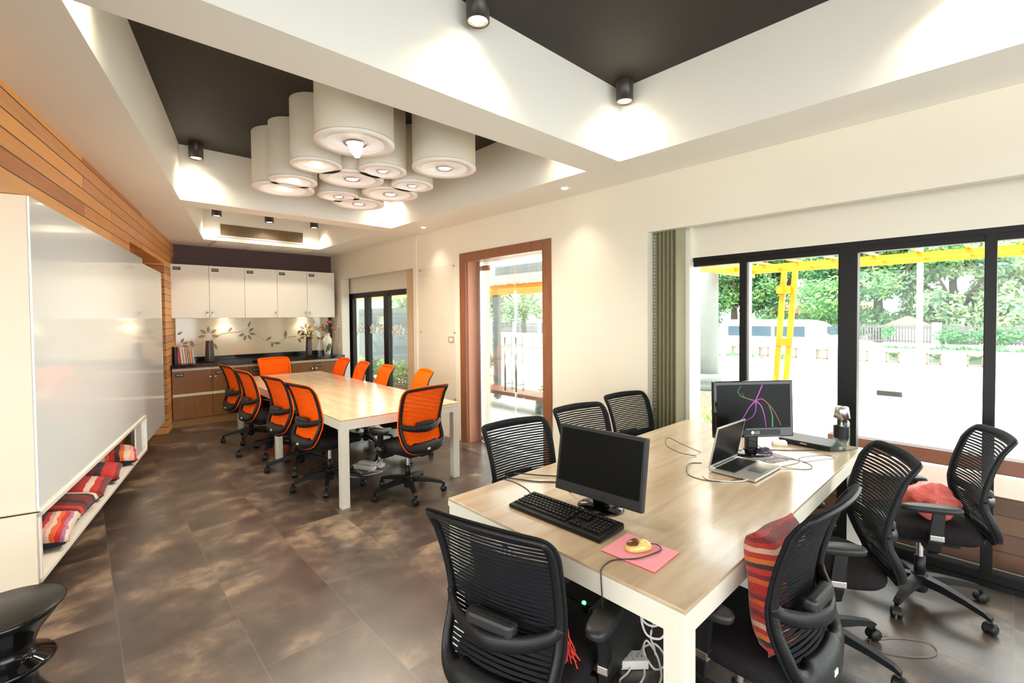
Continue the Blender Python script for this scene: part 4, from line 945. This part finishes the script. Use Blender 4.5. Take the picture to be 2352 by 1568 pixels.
cable('black monitor power lead crossing to the far desk edge', [(1.71, 1.30, .86), (1.73, 1.36, z_ + .05), (1.72, 1.44, z_ + .001), (1.78, 1.55, z_ + .001), (1.70, 1.66, z_ + .001), (1.64, 1.79, z_ + .001), (1.64, 1.803, z_ - .01), (1.64, 1.815, .55), (1.66, 1.83, .2), (1.70, 1.85, .006)], .0032, M['cable_b'])
cable('black video lead looping beside the grey monitor', [(1.71, 1.28, .88), (1.76, 1.38, z_ + .04), (1.79, 1.48, z_ + .004), (1.84, 1.60, z_ + .003), (1.77, 1.70, z_ + .006), (1.70, 1.795, z_ + .008), (1.70, 1.812, z_ - .02), (1.70, 1.83, .5), (1.72, 1.86, .2), (1.76, 1.9, .006)], .0035, M['cable_b'])
# laptop
t = thing('laptop', 'open silver laptop with black keys beside the black monitor', 'laptop', (2.655, .982, TZ + .004), math.radians(-2.5))
obj('laptop_base', B().box(-.17, .17, -.12, .12, 0, .013, .004), M['silver'], t)
b = B(); bl = B()
for r in range(6):
    keyrow(b, None, 14, -.138, -.005 + r * .0178, .0199, 0, .0172, .0155, .0138, 0)
kb = obj('keys', b, M['keys'], t); kb.scale = (1, 1, .35); kb.location = (0, 0, .0092)
obj('trackpad', B().box(-.052, .052, -.105, -.028, .0130, .0134), M['steel'], t)
mt = Matrix.Translation((0, .118, .012)) @ Matrix.Rotation(math.radians(12), 4, 'X')
obj('laptop_lid', B().box(-.17, .17, 0, .007, 0, .235, .003, mat=mt), M['silver'], t)
obj('screen', B().box(-.160, .160, -.0012, .0004, .018, .226, mat=mt), M['screen'], t)
obj('hinge', B().box(-.12, .12, .11, .122, .004, .014), M['bplastic'], t)
obj('bumper_foot', B().box(-.15, -.13, -.11, .11, -.004, 0), M['bplastic'], t); obj('bumper_foot', B().box(.13, .15, -.11, .11, -.004, 0), M['bplastic'], t)
P = lambda pts: [(x, y, z_ + dz) for x, y, dz in pts]
cable('thin cords looping left of the laptop', P([(2.49, .93, .006), (2.40, .98, 0), (2.34, 1.06, 0), (2.36, 1.16, 0), (2.46, 1.22, .01), (2.56, 1.24, 0), (2.60, 1.20, 0)]), .002, M['cable_b'])
cable('white charger lead curving under the laptop corner', P([(2.50, .90, .008), (2.44, .93, .002), (2.38, 1.00, .001), (2.36, 1.06, .001), (2.40, 1.10, .001)]), .0034, M['cable_w'])
cable('tiny black cord in a loop right of the laptop', P([(2.82, .90, .006), (2.86, .80, 0), (2.92, .74, 0), (3.0, .76, 0), (3.05, .84, 0), (3.0, .93, 0), (2.9, .97, 0)]), .0018, M['cable_b'])
cable('thin earphone cord trailing toward the desk edge', P([(2.86, .86, 0), (3.0, .82, 0), (3.1, .84, 0), (3.2, .80, 0), (3.28, .74, 0), (3.24, .70, 0), (3.12, .76, 0), (3.02, .80, 0)]), .0015, M['cable_b'])
cable('black lead from the black monitor running along the desk to the window corner', P([(3.05, 1.10, .10), (3.10, 1.08, .03), (3.16, 1.02, .001), (3.24, .92, .001), (3.34, .82, .001), (3.42, .72, .001), (3.5, .675, .001), (3.56, .66, .001), (3.60, .65, .001)]), .0028, M['cable_b'])
cable('black cord bunched behind the laptop', P([(2.70, 1.28, .002), (2.64, 1.36, .02), (2.60, 1.42, .06), (2.66, 1.44, .09), (2.72, 1.38, .05), (2.80, 1.30, .0)]), .0022, M['cable_b'])
cable('thin cord between the laptop and the dark mouse', P([(2.80, 1.07, 0), (2.87, 1.10, 0), (2.93, 1.07, 0), (2.99, 1.04, .003)]), .0018, M['cable_b'])
t = thing('mouse_pad', 'small patterned mouse pad right of the laptop under the dark mouse', 'mouse pad', (3.0, .975, TZ), math.radians(-20))
obj('pad_sheet', B().box(-.10, .10, -.09, .09, 0, .002), stripes('pad_pattern', [(.5, .45, .5), (.7, .35, .3), (.35, .4, .5), (.6, .6, .55), (.3, .25, .35)], 9, 'X', dist=6), t)
mouse('dark purple rounded mouse on the small patterned pad', (3.045, 1.02, TZ + .0022), math.radians(-35), M['purple'], M['purple'], None, L=.11, W=.066, H=.04)
t = thing('power_adapter', 'small white power adapter block beside the black monitor', 'adapter', (3.33, 1.02, TZ), math.radians(-60))
obj('adapter_body', B().box(-.04, .04, -.03, .03, 0, .028, .005), M['white'], t); obj('plug_pin', B().box(-.05, -.04, -.012, .012, .008, .018, .001), M['steel'], t)
t = thing('notebook_computer', 'closed black notebook computer lying near the bottle by the window', 'laptop', (3.50, .885, TZ), math.radians(-6))
obj('lower_case', B().box(-.115, .10, -.15, .15, .004, .022, .004), M['bplastic'], t); obj('lid', B().box(-.115, .10, -.15, .15, .0225, .034, .004), M['gplastic'], t); obj('latch', B().box(-.119, -.115, -.02, .02, .016, .026), M['steel'], t); obj('bumper_foot', B().box(-.1, .09, -.14, -.12, 0, .004), M['bplastic'], t); obj('bumper_foot', B().box(-.1, .09, .12, .14, 0, .004), M['bplastic'], t)
t = thing('water_bottle', 'clear water bottle with a tapered steel cap and dark band, by the window post', 'bottle', (3.485, .715, TZ)); t.scale = (1.12, 1.12, 1.12)
obj('bottle_body', B().lathe([(.036, 0), (.038, .006), (.038, .155), (.034, .165), (.030, .17), (.028, .17), (.034, .155), (.034, .008), (0, .008)], n=28), M['board_glass'], t)
obj('water', B().lathe([(0, .010), (.0335, .010), (.0335, .066), (0, .066)], n=24), glass('water', (.85, .92, .93), .06), t)
obj('dark_band', B().lathe([(.0386, .068), (.0386, .132)], n=28, cap=False), M['bplastic'], t)
obj('strainer', B().lathe([(.012, .132), (.004, .136), (.004, .17), (.02, .174)], n=14), M['steel'], t)
obj('cap', B().lathe([(.027, .176), (.040, .180), (.033, .238), (.029, .243), (0, .244)], n=28), M['steel'], t)

# ------------------------------------------------------------------ under the tables
t = thing('computer_tower', 'black computer tower with a green power light under the near desk end', 'computer', (1.50, 1.235, 0), math.radians(6))
obj('tower_case', B().box(0, .40, -.085, .085, .01, .42, .004), M['bplastic'], t)
obj('front_panel', B().box(-.018, 0, -.085, .085, .01, .42, .006), M['black_gloss'], t)
b = B()
for k in range(5): b.box(-.0195, -.018, -.07, .07, .30 + .0 + k * .018 - .14, .303 + k * .018 - .14)
obj('drive_bays', b, M['steel'], t)
obj('power_light', B().lathe([(0, .427), (.008, .426), (.009, .42)], (-.008, -.05, 0), 14), emit('green_led', (.02, 1, .12), 8), t)
for x in (.03, .35): obj('case_foot', B().box(x, x + .03, -.08, .08, 0, .01), M['bplastic'], t)
def strip(label, loc, rz, L, n, switch=True, btn=False):
    t = thing('power_strip', label, 'power strip', loc, rz)
    obj('strip_body', B().box(-L / 2, L / 2, -.035, .035, .002, .042, .005), M['white'], t)
    for k in range(n):
        x = -L / 2 + L * (k + .5) / n; b = B(); b.box(x - .012, x - .009, -.01, .0, .0425, .0435); b.box(x + .009, x + .012, -.01, .0, .0425, .0435); b.box(x - .002, x + .002, .008, .014, .0425, .0435); b.box(x + L / n / 2 - .0012, x + L / n / 2 - .0002, -.03, .03, .0422, .0430)
        obj('socket', b, M['bplastic'], t)
    if btn: obj('reset_button', B().ellipsoid((-L * .12, .02, .046), .012, .012, .010, 12), flat('violet_button', (.25, .02, .35), .3), t)
    return t
strip('white power strip with a violet button on the floor under the desk', (1.80, 1.19, 0), math.radians(-42), .20, 3, btn=True)
strip('white power strip with orange switches under the meeting table', (2.29, 4.70, 0), math.radians(115), .30, 4)
strip('second white power strip lying beside it under the meeting table', (2.19, 4.66, 0), math.radians(115), .26, 4)
fz = .0045
cable('thick white cable in an upright loop on the floor beside the power strip', [(1.93, 1.17, .03), (1.97, 1.14, .04), (1.98, 1.10, fz + .01), (1.93, 1.06, fz), (1.87, 1.08, fz), (1.88, 1.14, .05), (1.94, 1.16, .06), (1.93, 1.10, .02), (1.86, 1.04, fz), (1.80, 1.02, fz)], .0048, M['cable_w'])
cable('white cable hanging in tight loops under the desk near the corner leg', [(1.72, 1.02, .70), (1.74, 1.05, .45), (1.78, 1.09, .28), (1.84, 1.07, .22), (1.86, 1.03, .26), (1.83, 1.05, .33), (1.78, 1.09, .30), (1.80, 1.08, .20), (1.87, 1.05, .16), (1.90, 1.03, .22), (1.88, 1.06, .28), (1.84, 1.08, .18), (1.90, 1.10, .08), (1.95, 1.12, fz)], .0050, M['cable_w'])
cable('white cable curling on the floor in front of the power strip', [(1.80, 1.15, .02), (1.76, 1.15, fz), (1.70, 1.15, fz), (1.68, 1.11, fz), (1.72, 1.08, fz), (1.80, 1.09, fz), (1.86, 1.13, fz), (1.90, 1.17, fz), (1.98, 1.20, fz)], .0048, M['cable_w'])
cable('white looped cable standing up over the strips under the meeting table', [(2.20, 4.55, .05), (2.30, 4.60, .07), (2.40, 4.66, .10), (2.50, 4.70, .16), (2.52, 4.66, .20), (2.44, 4.60, .20), (2.36, 4.56, .12), (2.32, 4.54, .05)], .004, M['cable_w'])
for k in range(4):
    r_ = random.Random(k + 5); P = [(2.0 + .05 * k + r_.uniform(-.1, .1), 4.45 + r_.uniform(-.15, .2), fz + .008 * k) for _ in range(6)]
    cable('tangled cable on the floor under the meeting table', P, .0038, M['cable_w'] if k % 2 else M['cable_b'], group='tangled cables under the meeting table')
cable('thin brown wire loop lying on the floor between the black chairs', [(2.62, .62, .10), (2.70, .56, .004), (2.80, .46, .004), (2.92, .36, .004), (2.98, .25, .004), (2.90, .22, .004), (2.80, .30, .004), (2.74, .42, .004), (2.82, .45, .004), (2.92, .40, .006)], .0016, M['cable_t'])

# ------------------------------------------------------------------ black stool at the left
t = thing('stool', 'glossy black hourglass stool with a flat round top at the left edge', 'stool', (-.237, 2.737, 0))
obj('stool_top', B().lathe([(0, .450), (.172, .450), (.179, .446), (.176, .438), (0, .436)], n=64), M['stool_top'], t)
obj('stool_body', B().lathe([(.170, .438), (.150, .405), (.105, .345), (.085, .30), (.082, .275), (.10, .25), (.138, .232), (.146, .222), (.140, .212), (.10, .20), (.085, .17), (.09, .12), (.13, .05), (.165, .012), (.168, 0)], n=64), M['black_gloss'], t)
# ------------------------------------------------------------------ outside
struct('ground', B().box(4.02, 13.2, -30, 40, -.12, -.02), M['paving'])
struct('ground', B().box(13.2, 60, -50, 70, -.16, -.06), M['asphalt'])
struct('ground', B().box(-30, -3.4, -30, 40, -.2, -.1), M['paving'])
# low white wall (near), stained; block wall with square holes (farther)
b = B(); b.box(11.7, 11.95, -14, 30, -.05, .53); b.box(11.66, 12.0, -14, 30, .53, .56)
tag(obj('low_wall', b, M['concrete_w']), 'low white stained concrete wall across the forecourt', 'wall')
tag(obj('drain_cover', B().box(11.6, 11.68, 1.42, 1.80, -.02, .07), M['dark']), 'dark drain slot at the foot of the low white wall', 'drain')
t = thing('block_wall', 'white roadside wall with a row of square openings rimmed in brown', 'wall', (13, 0, 0))
ys = [.47, 1.08, 1.75, 2.30, 3.07, 3.72, 4.36, 5.05, 5.8, 6.5, 7.2, 7.9, -.4, -1.2, -2]
b = B(); b.box(0, .25, -14, 30, -.05, .55); b.box(0, .25, -14, 30, .745, .83)
e = [-14] + sorted(y for y in ys) + [30]; s_ = sorted(ys)
prev = -14
for y in s_: b.box(0, .25, prev, y - .10, .55, .745); prev = y + .10
b.box(0, .25, prev, 30, .55, .745)
obj('wall_body', b, M['concrete_w'], t)
for y in s_:
    b = B(); b.box(-.02, .01, y - .115, y - .095, .535, .76); b.box(-.02, .01, y + .095, y + .115, .535, .76); b.box(-.02, .01, y - .115, y + .115, .74, .76); b.box(-.02, .01, y - .115, y + .115, .535, .555)
    obj('opening_rim', b, M['rust'], t)
# lamp post
t = thing('lamp_post', 'slender white lamp post beyond the low wall', 'lamp post', (12.6, 1.27, -.05))
obj('pole', B().lathe([(.055, 0), (.05, 3), (.04, 6.5)], n=14), M['white'], t); obj('pole_base', B().box(-.1, .1, -.1, .1, 0, .3, .02), M['white'], t)
obj('lamp_head', B().box(-.6, .1, -.08, .08, 6.45, 6.55, .03), M['white'], t)
# slatted fence with posts, ivy
t = thing('roadside_fence', 'grey slatted metal fence between white posts beyond the road', 'fence', (21, 0, -.05))
b = B(); b.box(-.06, .06, -14, 34, .0, .62); obj('fence_base', b, M['concrete_w'], t)
yy = -12.0; k = 0
while yy < 32:
    b = B(); y1 = yy + 2.25
    n = 26
    for q in range(n): y = yy + 2.1 * (q + .5) / n + .12; b.box(-.012, .012, y - .022, y + .022, .64, 1.27)
    b.box(-.02, .02, yy + .1, y1 - .02, .68, .72); b.box(-.02, .02, yy + .1, y1 - .02, 1.16, 1.20)
    obj('fence_panel', b, M['fence'], t)
    obj('fence_post', B().box(-.12, .12, yy - .12, yy + .12, 0, 1.34, .01), M['concrete_w'], t); yy += 2.28
def leaves(b, blobs, n, size, seedv):
    r_ = random.Random(seedv); tot = sum(q[3] * q[4] * q[5] for q in blobs)
    for (cx_, cy_, cz_, rx, ry, rz) in blobs:
        for _ in range(int(n * rx * ry * rz / tot) + 1):
            while True:
                d_ = Vector((r_.uniform(-1, 1), r_.uniform(-1, 1), r_.uniform(-1, 1)))
                if .35 < d_.length < 1: break
            d_ = d_ * (.75 + .25 * r_.random())
            p = Vector((cx_ + d_.x * rx, cy_ + d_.y * ry, cz_ + d_.z * rz)); s = size * r_.uniform(.6, 1.3)
            u = Vector((r_.gauss(0, 1), r_.gauss(0, 1), r_.gauss(0, 1))).normalized(); w_ = u.orthogonal().normalized()
            b._add([p - u * s, p + w_ * s * .5, p + u * s, p - w_ * s * .5], [[0, 1, 2, 3]])
def tree(label, x, y, h, R, m, seedv, n=5200, size=.12, low=.5):
    t = thing('tree', label, 'tree', (x, y, -.05)); r_ = random.Random(seedv)
    b = B(); b.sweep([(0, 0, 0), (.1, .05, h * .3), (0, .1, h * .6), (.05, 0, h * .8)], [(.22, .22), (.17, .17), (.12, .12), (.05, .05)], n=10)
    for k in range(5): a = 2 * PI * k / 5 + seedv; b.sweep([(0, .05, h * .35), (R * .35 * math.cos(a), R * .35 * math.sin(a), h * .55), (R * .7 * math.cos(a), R * .7 * math.sin(a), h * .72)], [(.09, .09), (.06, .06), (.03, .03)], n=7)
    obj('trunk', b, M['bark'], t)
    bl = [(R * .55 * r_.uniform(-1, 1), R * .75 * r_.uniform(-1, 1), low + (h - low) * r_.uniform(.12, .9), R * r_.uniform(.32, .5), R * r_.uniform(.32, .5), (h - low) * r_.uniform(.13, .22)) for _ in range(22)]
    b = B(); leaves(b, bl, int(n * 1.5), size, seedv); obj('crown', b, m, t, recalc=False)
tree('large dense green tree straight beyond the white lamp post', 25.5, 3.9, 6.3, 3.1, M['tree'], 3, 15000)
tree('yellow-green tree right of the lamp post beyond the fence', 25.8, 1.5, 4.8, 2.2, M['tree2'], 4, 8000)
tree('pale green tree behind the fence at the right window edge', 27, -1.4, 4.2, 2.3, M['tree2'], 5, 7000)
tree('bluish green tree left of the yellow post', 26, 10.2, 5.6, 3.0, M['tree'], 6, 13000)
tree('pale spreading tree above the parked car', 27, 13.8, 6.3, 3.4, M['tree2'], 7, 12000)
tree('leaning tree seen right of the yellow post', 27.5, 8.4, 7.0, 2.4, M['tree'], 8, 3500, low=3.2)
tree('hazy tree seen through the glass door', 26, 19.5, 6.5, 4.0, M['tree2'], 11, 6000)
tree('second hazy tree seen through the glass door', 25, 25.5, 5.5, 3.4, M['tree2'], 12, 5000)
b = B(); leaves(b, [(20.6, y, .30, .35, .5, .22) for y in [-2, -1.2, -.4, .3, .9, 1.5, 2.2, 2.8]] + [(20.7, 2.9, .95, .2, .25, .3), (20.7, 1.3, .85, .2, .5, .3), (20.7, .3, .9, .25, .7, .32), (20.7, -1.3, .9, .25, .8, .32), (20.7, 4.2, .8, .2, .3, .3)], 3800, .07, 20)
tag(obj('ivy', b, M['ivy'], recalc=False), 'green ivy creeping over the roadside fence', 'ivy', kind='stuff')
b = B(); leaves(b, [(19.9, y, .15, .3, .5, .15) for y in [5.6, 6.4, 7.2, 8.0]] + [(12.4, y, .55, .12, .25, .10) for y in (4.4, 4.9, 5.4, 6.0, 3.7)], 1500, .05, 21)
tag(obj('weeds', b, M['ivy'], recalc=False), 'low weeds along the roadside behind the white wall', 'weeds', kind='stuff')
# van and car
def vehicle(name, label, x, y, L, H, W, cat, van):
    t = thing(name, label, cat, (x, y, -.06))
    if van: pr = [(0, .35), (0, .75), (.35, .95), (.95, 1.02), (1.55, 1.62), (1.9, 1.72), (L - .2, 1.74), (L, 1.5), (L, .35)]
    else: pr = [(0, .3), (0, .62), (.3, .75), (1.05, .82), (1.65, 1.25), (2.7, 1.28), (3.4, .92), (L, .85), (L, .3)]
    pr = [(a, z * H) for a, z in pr]; n = len(pr); b = B()
    vs = [(0, a, z) for a, z in pr] + [(W, a, z) for a, z in pr]; b._add(vs, [list(range(n)), [n + i for i in range(n)][::-1]] + [[i, n + i, n + (i + 1) % n, (i + 1) % n] for i in range(n)])
    bmesh.ops.recalc_face_normals(b.bm, faces=b.bm.faces); bmesh.ops.bevel(b.bm, geom=b.bm.edges[:], offset=.05, segments=2, affect='EDGES'); obj('body', b, M['white'], t)
    b = B(); g = M['gw']
    if van: segs = [(1.75, 2.6, 1.12, 1.5), (2.7, L - .35, 1.12, 1.5)]
    else: segs = [(1.45, 2.1, .86, 1.15), (2.18, 2.9, .86, 1.15)]
    for a0, a1, z0, z1 in segs: obj('side_window', B().box(-.012, .0, a0, a1, z0 * H, z1 * H, .004), g, t)
    if van: obj('windscreen', B().box(.12, W - .12, 1.12, 1.2, 1.15 * H, 1.5 * H), g, t)
    obj('trim_line', B().box(-.015, 0, .1, L - .1, .80 * H, .83 * H), M['rust'], t)
    for a in (.75, L - .85):
        for xx in (0.02, W - .22): obj('wheel', B().cyl((0, a, .32), .32, xx, xx + .2, 24, axis='X'), M['bplastic'], t)
M['gw'] = flat('blue_grey_car_glass', (.07, .10, .13), .1)
vehicle('van', 'white van passing on the road beyond the block wall', 16.3, 2.55, 4.4, .86, 1.7, 'van', True)
vehicle('car', 'white car on the road seen beside the grey column', 16.3, 8.3, 4.1, .9, 1.65, 'car', False)
# buildings beyond
t = thing('old_building', 'pale weathered building with a low red roof behind the trees', 'building', (31, 5.2, -.1))
obj('wall_body', B().box(0, 6, 0, 4.6, 0, 4.4), flat('stained_wall', (.55, .54, .50), .9, var=.5, scale=1.1), t)
b = B(); b._add([(-1.4, -.3, 1.75), (-1.4, 4.9, 1.75), (.1, 4.9, 2.2), (.1, -.3, 2.2), (-1.4, -.3, 1.70), (-1.4, 4.9, 1.70), (.1, 4.9, 2.12), (.1, -.3, 2.12)], [[0, 1, 2, 3], [7, 6, 5, 4], [0, 4, 5, 1], [1, 5, 6, 2], [2, 6, 7, 3], [3, 7, 4, 0]]); obj('roof', b, M['rust'], t)
obj('lean_to', B().box(-1.2, 0, 0, 4.6, 0, 1.7), M['concrete_w'], t)
obj('window', B().box(-.03, 0, 1.0, 1.8, 2.9, 3.6), M['gw'], t)
t = thing('small_house', 'small pale house with a red gable roof behind the lamp post', 'house', (23.3, 2.75, -.45)); t.scale = (1, .75, 1)
obj('wall_body', B().box(0, 1.6, -.9, .9, 0, 1.55), flat('pinkish_plaster', (.62, .50, .44), .9), t)
b = B(); b._add([(-.1, -1.15, 1.5), (-.1, 0, 1.95), (-.1, 1.15, 1.5), (1.7, -1.15, 1.5), (1.7, 0, 1.95), (1.7, 1.15, 1.5)], [[0, 1, 2], [5, 4, 3], [0, 3, 4, 1], [1, 4, 5, 2], [2, 5, 3, 0]]); obj('roof', b, flat('faded_roof', (.30, .17, .14), .8), t)
# grey column
t = thing('porch_column', 'round grey column with a moulded base on the forecourt', 'column', (7.5, 3.39, -.02))
obj('shaft', B().lathe([(.19, .66), (.185, 1.0), (.182, 2.75)], n=36), M['col_grey'], t)
obj('moulded_base', B().lathe([(.20, .40), (.225, .43), (.235, .49), (.22, .54), (.24, .56), (.245, .60), (.215, .64), (.195, .68)], n=36), M['col_grey'], t)
obj('pedestal', B().box(-.24, .24, -.24, .24, 0, .41, .01), flat('pebble_pedestal', (.30, .27, .22), .9, var=.5, scale=60), t)
b = B(); leaves(b, [(6.7, 2.9, .14, .35, .35, .18), (6.3, 3.4, .12, .3, .3, .14), (6.9, 3.9, .12, .3, .3, .14)], 600, .05, 22)
tag(obj('grass_tuft', b, M['hedge'], recalc=False), 'bright green ground plants at the foot of the grey column', 'plants', kind='stuff')
# yellow pergola
t = thing('pergola', 'yellow steel pergola beams over the forecourt on a twin-legged yellow post', 'pergola', (0, 0, 0))
for x in (5.4, 6.6, 7.75, 8.5): obj('beam', B().box(x - .035, x + .035, -12, 3.1, 2.30, 2.365), M['yellow'], t)
obj('end_beam', B().box(4.3, 8.56, 3.02, 3.10, 2.24, 2.42), M['yellow'], t)
y = 2.6
while y > -11: obj('rafter', B().box(5.2, 8.7, y - .02, y + .02, 2.366, 2.40), M['yellow'], t); y -= .45
t2_ = thing('pergola_post', 'leaning twin-legged yellow steel post with crosspieces', 'post', (0, 0, 0))
for (yb, yt) in ((2.60, 2.52), (2.46, 2.36)):
    b = B(); b.sweep([(8.30, yb + .03, -.02), (8.42, yt, 2.30)], (.075, .055), up=(1, 0, 0), smooth=False); obj('post_leg', b, M['yellow'], t2_)
for z in (.35, 1.16, 2.0): obj('crosspiece', B().box(8.30, 8.40, 2.40, 2.60, z - .06, z + .06), M['yellow'], t2_)
# timber planter outside the big window
M['deck'] = boards('planter_boards', [(.16, .055, .03), (.22, .08, .045), (.28, .11, .06)], .115, 40, .5)
t = thing('timber_planter', 'long reddish timber bench box standing just outside the big window', 'planter', (4.22, 0, -.02))
obj('planter_box', B().box(0, .45, -4.5, 1.75, 0, .43), M['deck'], t); obj('top_board', B().box(-.03, .48, -4.55, 1.8, .43, .47, .004), M['deck'], t)
t = thing('timber_rail', 'reddish timber rail bench beyond the planter', 'bench', (5.3, 0, -.02))
obj('seat_board', B().box(0, .12, -4.5, 1.2, .34, .46, .004), M['deck'], t)
for y in (-3, -1.2, .9): obj('bench_leg', B().box(.02, .10, y, y + .1, 0, .34), M['deck'], t)
# things seen through the glass door
t = thing('picnic_bench', 'wooden bench table on grey legs outside the glass door', 'bench', (0, 0, -.02))
obj('bench_top', B().box(5.4, 5.85, 5.0, 7.6, .25, .32, .006), M['deck'], t); obj('bench_leg', B().box(5.55, 5.7, 5.25, 5.4, 0, .25), M['col_grey'], t); obj('bench_leg', B().box(5.55, 5.7, 7.0, 7.15, 0, .25), M['col_grey'], t)
t = thing('canopy', 'grey porch roof with slatted soffit and yellow beam outside the door', 'canopy', (0, 0, 0))
obj('beam', B().box(6.0, 6.1, 4.0, 9.4, 2.03, 2.22), M['yellow'], t)
obj('soffit_board', B().box(5.96, 6.02, 4.0, 9.4, 2.23, 2.40), boards('slatted_soffit', [(.45, .44, .42), (.60, .58, .55)], .4, .06, .6, 'YZ', (.25, .24, .22)), t)
obj('corrugated_fascia', B().box(6.05, 6.1, 3.2, 7.0, 2.41, 2.60), boards('corrugated_sheet', [(.16, .19, .21), (.24, .27, .29)], .6, .08, .5, 'YZ', (.05, .06, .07)), t)
obj('canopy_post', B().box(6.02, 6.12, 6.88, 7.02, 0, 2.03), M['col_grey'], t)
b = B()
for y in (5.4, 6.3, 7.2, 8.1): b.box(6.1, 7.4, y, y + .06, 2.08, 2.16)
obj('rafter', b, M['yellow'], t)
t = thing('potted_shrub', 'yellow-leaved shrub in a pale pot outside the door at left', 'plant', (5.7, 6.95, -.02))
obj('pot', B().lathe([(.14, 0), (.20, .5), (.17, .5), (.15, .42), (0, .42)], n=24), M['blind2'], t)
b = B(); leaves(b, [(0, 0, .75, .2, .22, .28)], 350, .06, 30); obj('shrub_leaves', b, M['hedge'], t, recalc=False)
b = B(); leaves(b, [(6.9, 5.4, .35, .2, .35, .2), (6.8, 6.2, .15, .2, .3, .15)], 500, .04, 31); tag(obj('flower_bed', b, M['hedge'], recalc=False), 'low flowering plants behind the bench outside the door', 'plants', kind='stuff')
# behind the lettered window
M['greywall'] = flat('grey_green_wall_paint', (.075, .09, .092), .7, var=.05, scale=2)
b = B(); b.box(6.4, 6.55, 8.6, 22, -.02, 1.88); b.box(6.36, 6.6, 8.6, 22, 1.70, 1.72); b.box(6.36, 6.6, 8.6, 22, 1.42, 1.43)
tag(obj('boundary_wall', b, M['greywall']), 'tall grey-green boundary wall behind the lettered window', 'wall')
t = thing('hedge_planter', 'clipped leafy hedge in a brown trough outside the lettered window', 'hedge', (0, 0, -.02))
obj('trough', B().box(4.6, 5.0, 7.4, 11.5, 0, .24, .01), M['deck'], t)
b = B(); leaves(b, [(4.8, 7.7 + .3 * k, .50, .24, .25, .27) for k in range(13)], 3600, .045, 32); obj('hedge_leaves', b, M['hedge'], t, recalc=False)
tree('dark tree rising behind the grey boundary wall', 8.6, 14.5, 4.6, 1.6, M['tree'], 15, 2600, .1, 1.6)
obj_ = B(); obj_.box(6.0, 6.1, 9.9, 14, 2.10, 2.35); tag(obj('yellow_beam', obj_, M['yellow']), 'yellow beam end above the grey boundary wall', 'beam')
# roof of the building itself: eave over the big window
struct('roof', B().box(4.1, 4.25, YF - 1, 9.6, 3.3, 3.6), M['wall'])

# ------------------------------------------------------------------ daylight
w = bpy.data.worlds.new('world'); scene.world = w; w.use_nodes = True; nt_ = w.node_tree
bg = nt_.nodes['Background']; bg.inputs['Color'].default_value = (.93, .98, 1, 1); bg.inputs['Strength'].default_value = 3.8
sun = bpy.data.lights.new('sun', 'SUN'); sun.energy = 3.2; sun.angle = .02; sun.color = (1, .96, .88)
so = bpy.data.objects.new('sun', sun); C.objects.link(so); so.rotation_euler = Vector((-.45, .30, 1.0)).to_track_quat('Z', 'Y').to_euler()
# added bare spots behind the camera, unseen, to fill the room with light
for x, y in ((-1.8, -1.5), (-1.8, 1.0), (1.0, -3.4)):
    l = spot('lamp_light', (x, y, ZC - .02), 120, 2.7, 1, (1, .86, .68), .08)
scene.view_settings.view_transform = 'Standard'; scene.view_settings.look = 'None'; scene.view_settings.gamma = 1; scene.view_settings.exposure = .84
scene.view_settings.use_curve_mapping = False
cy_ = scene.cycles; cy_.use_denoising = True; cy_.max_bounces = 8; cy_.diffuse_bounces = 5; cy_.glossy_bounces = 4; cy_.transparent_max_bounces = 16; cy_.sample_clamp_indirect = 6; cy_.caustics_reflective = False; cy_.caustics_refractive = False
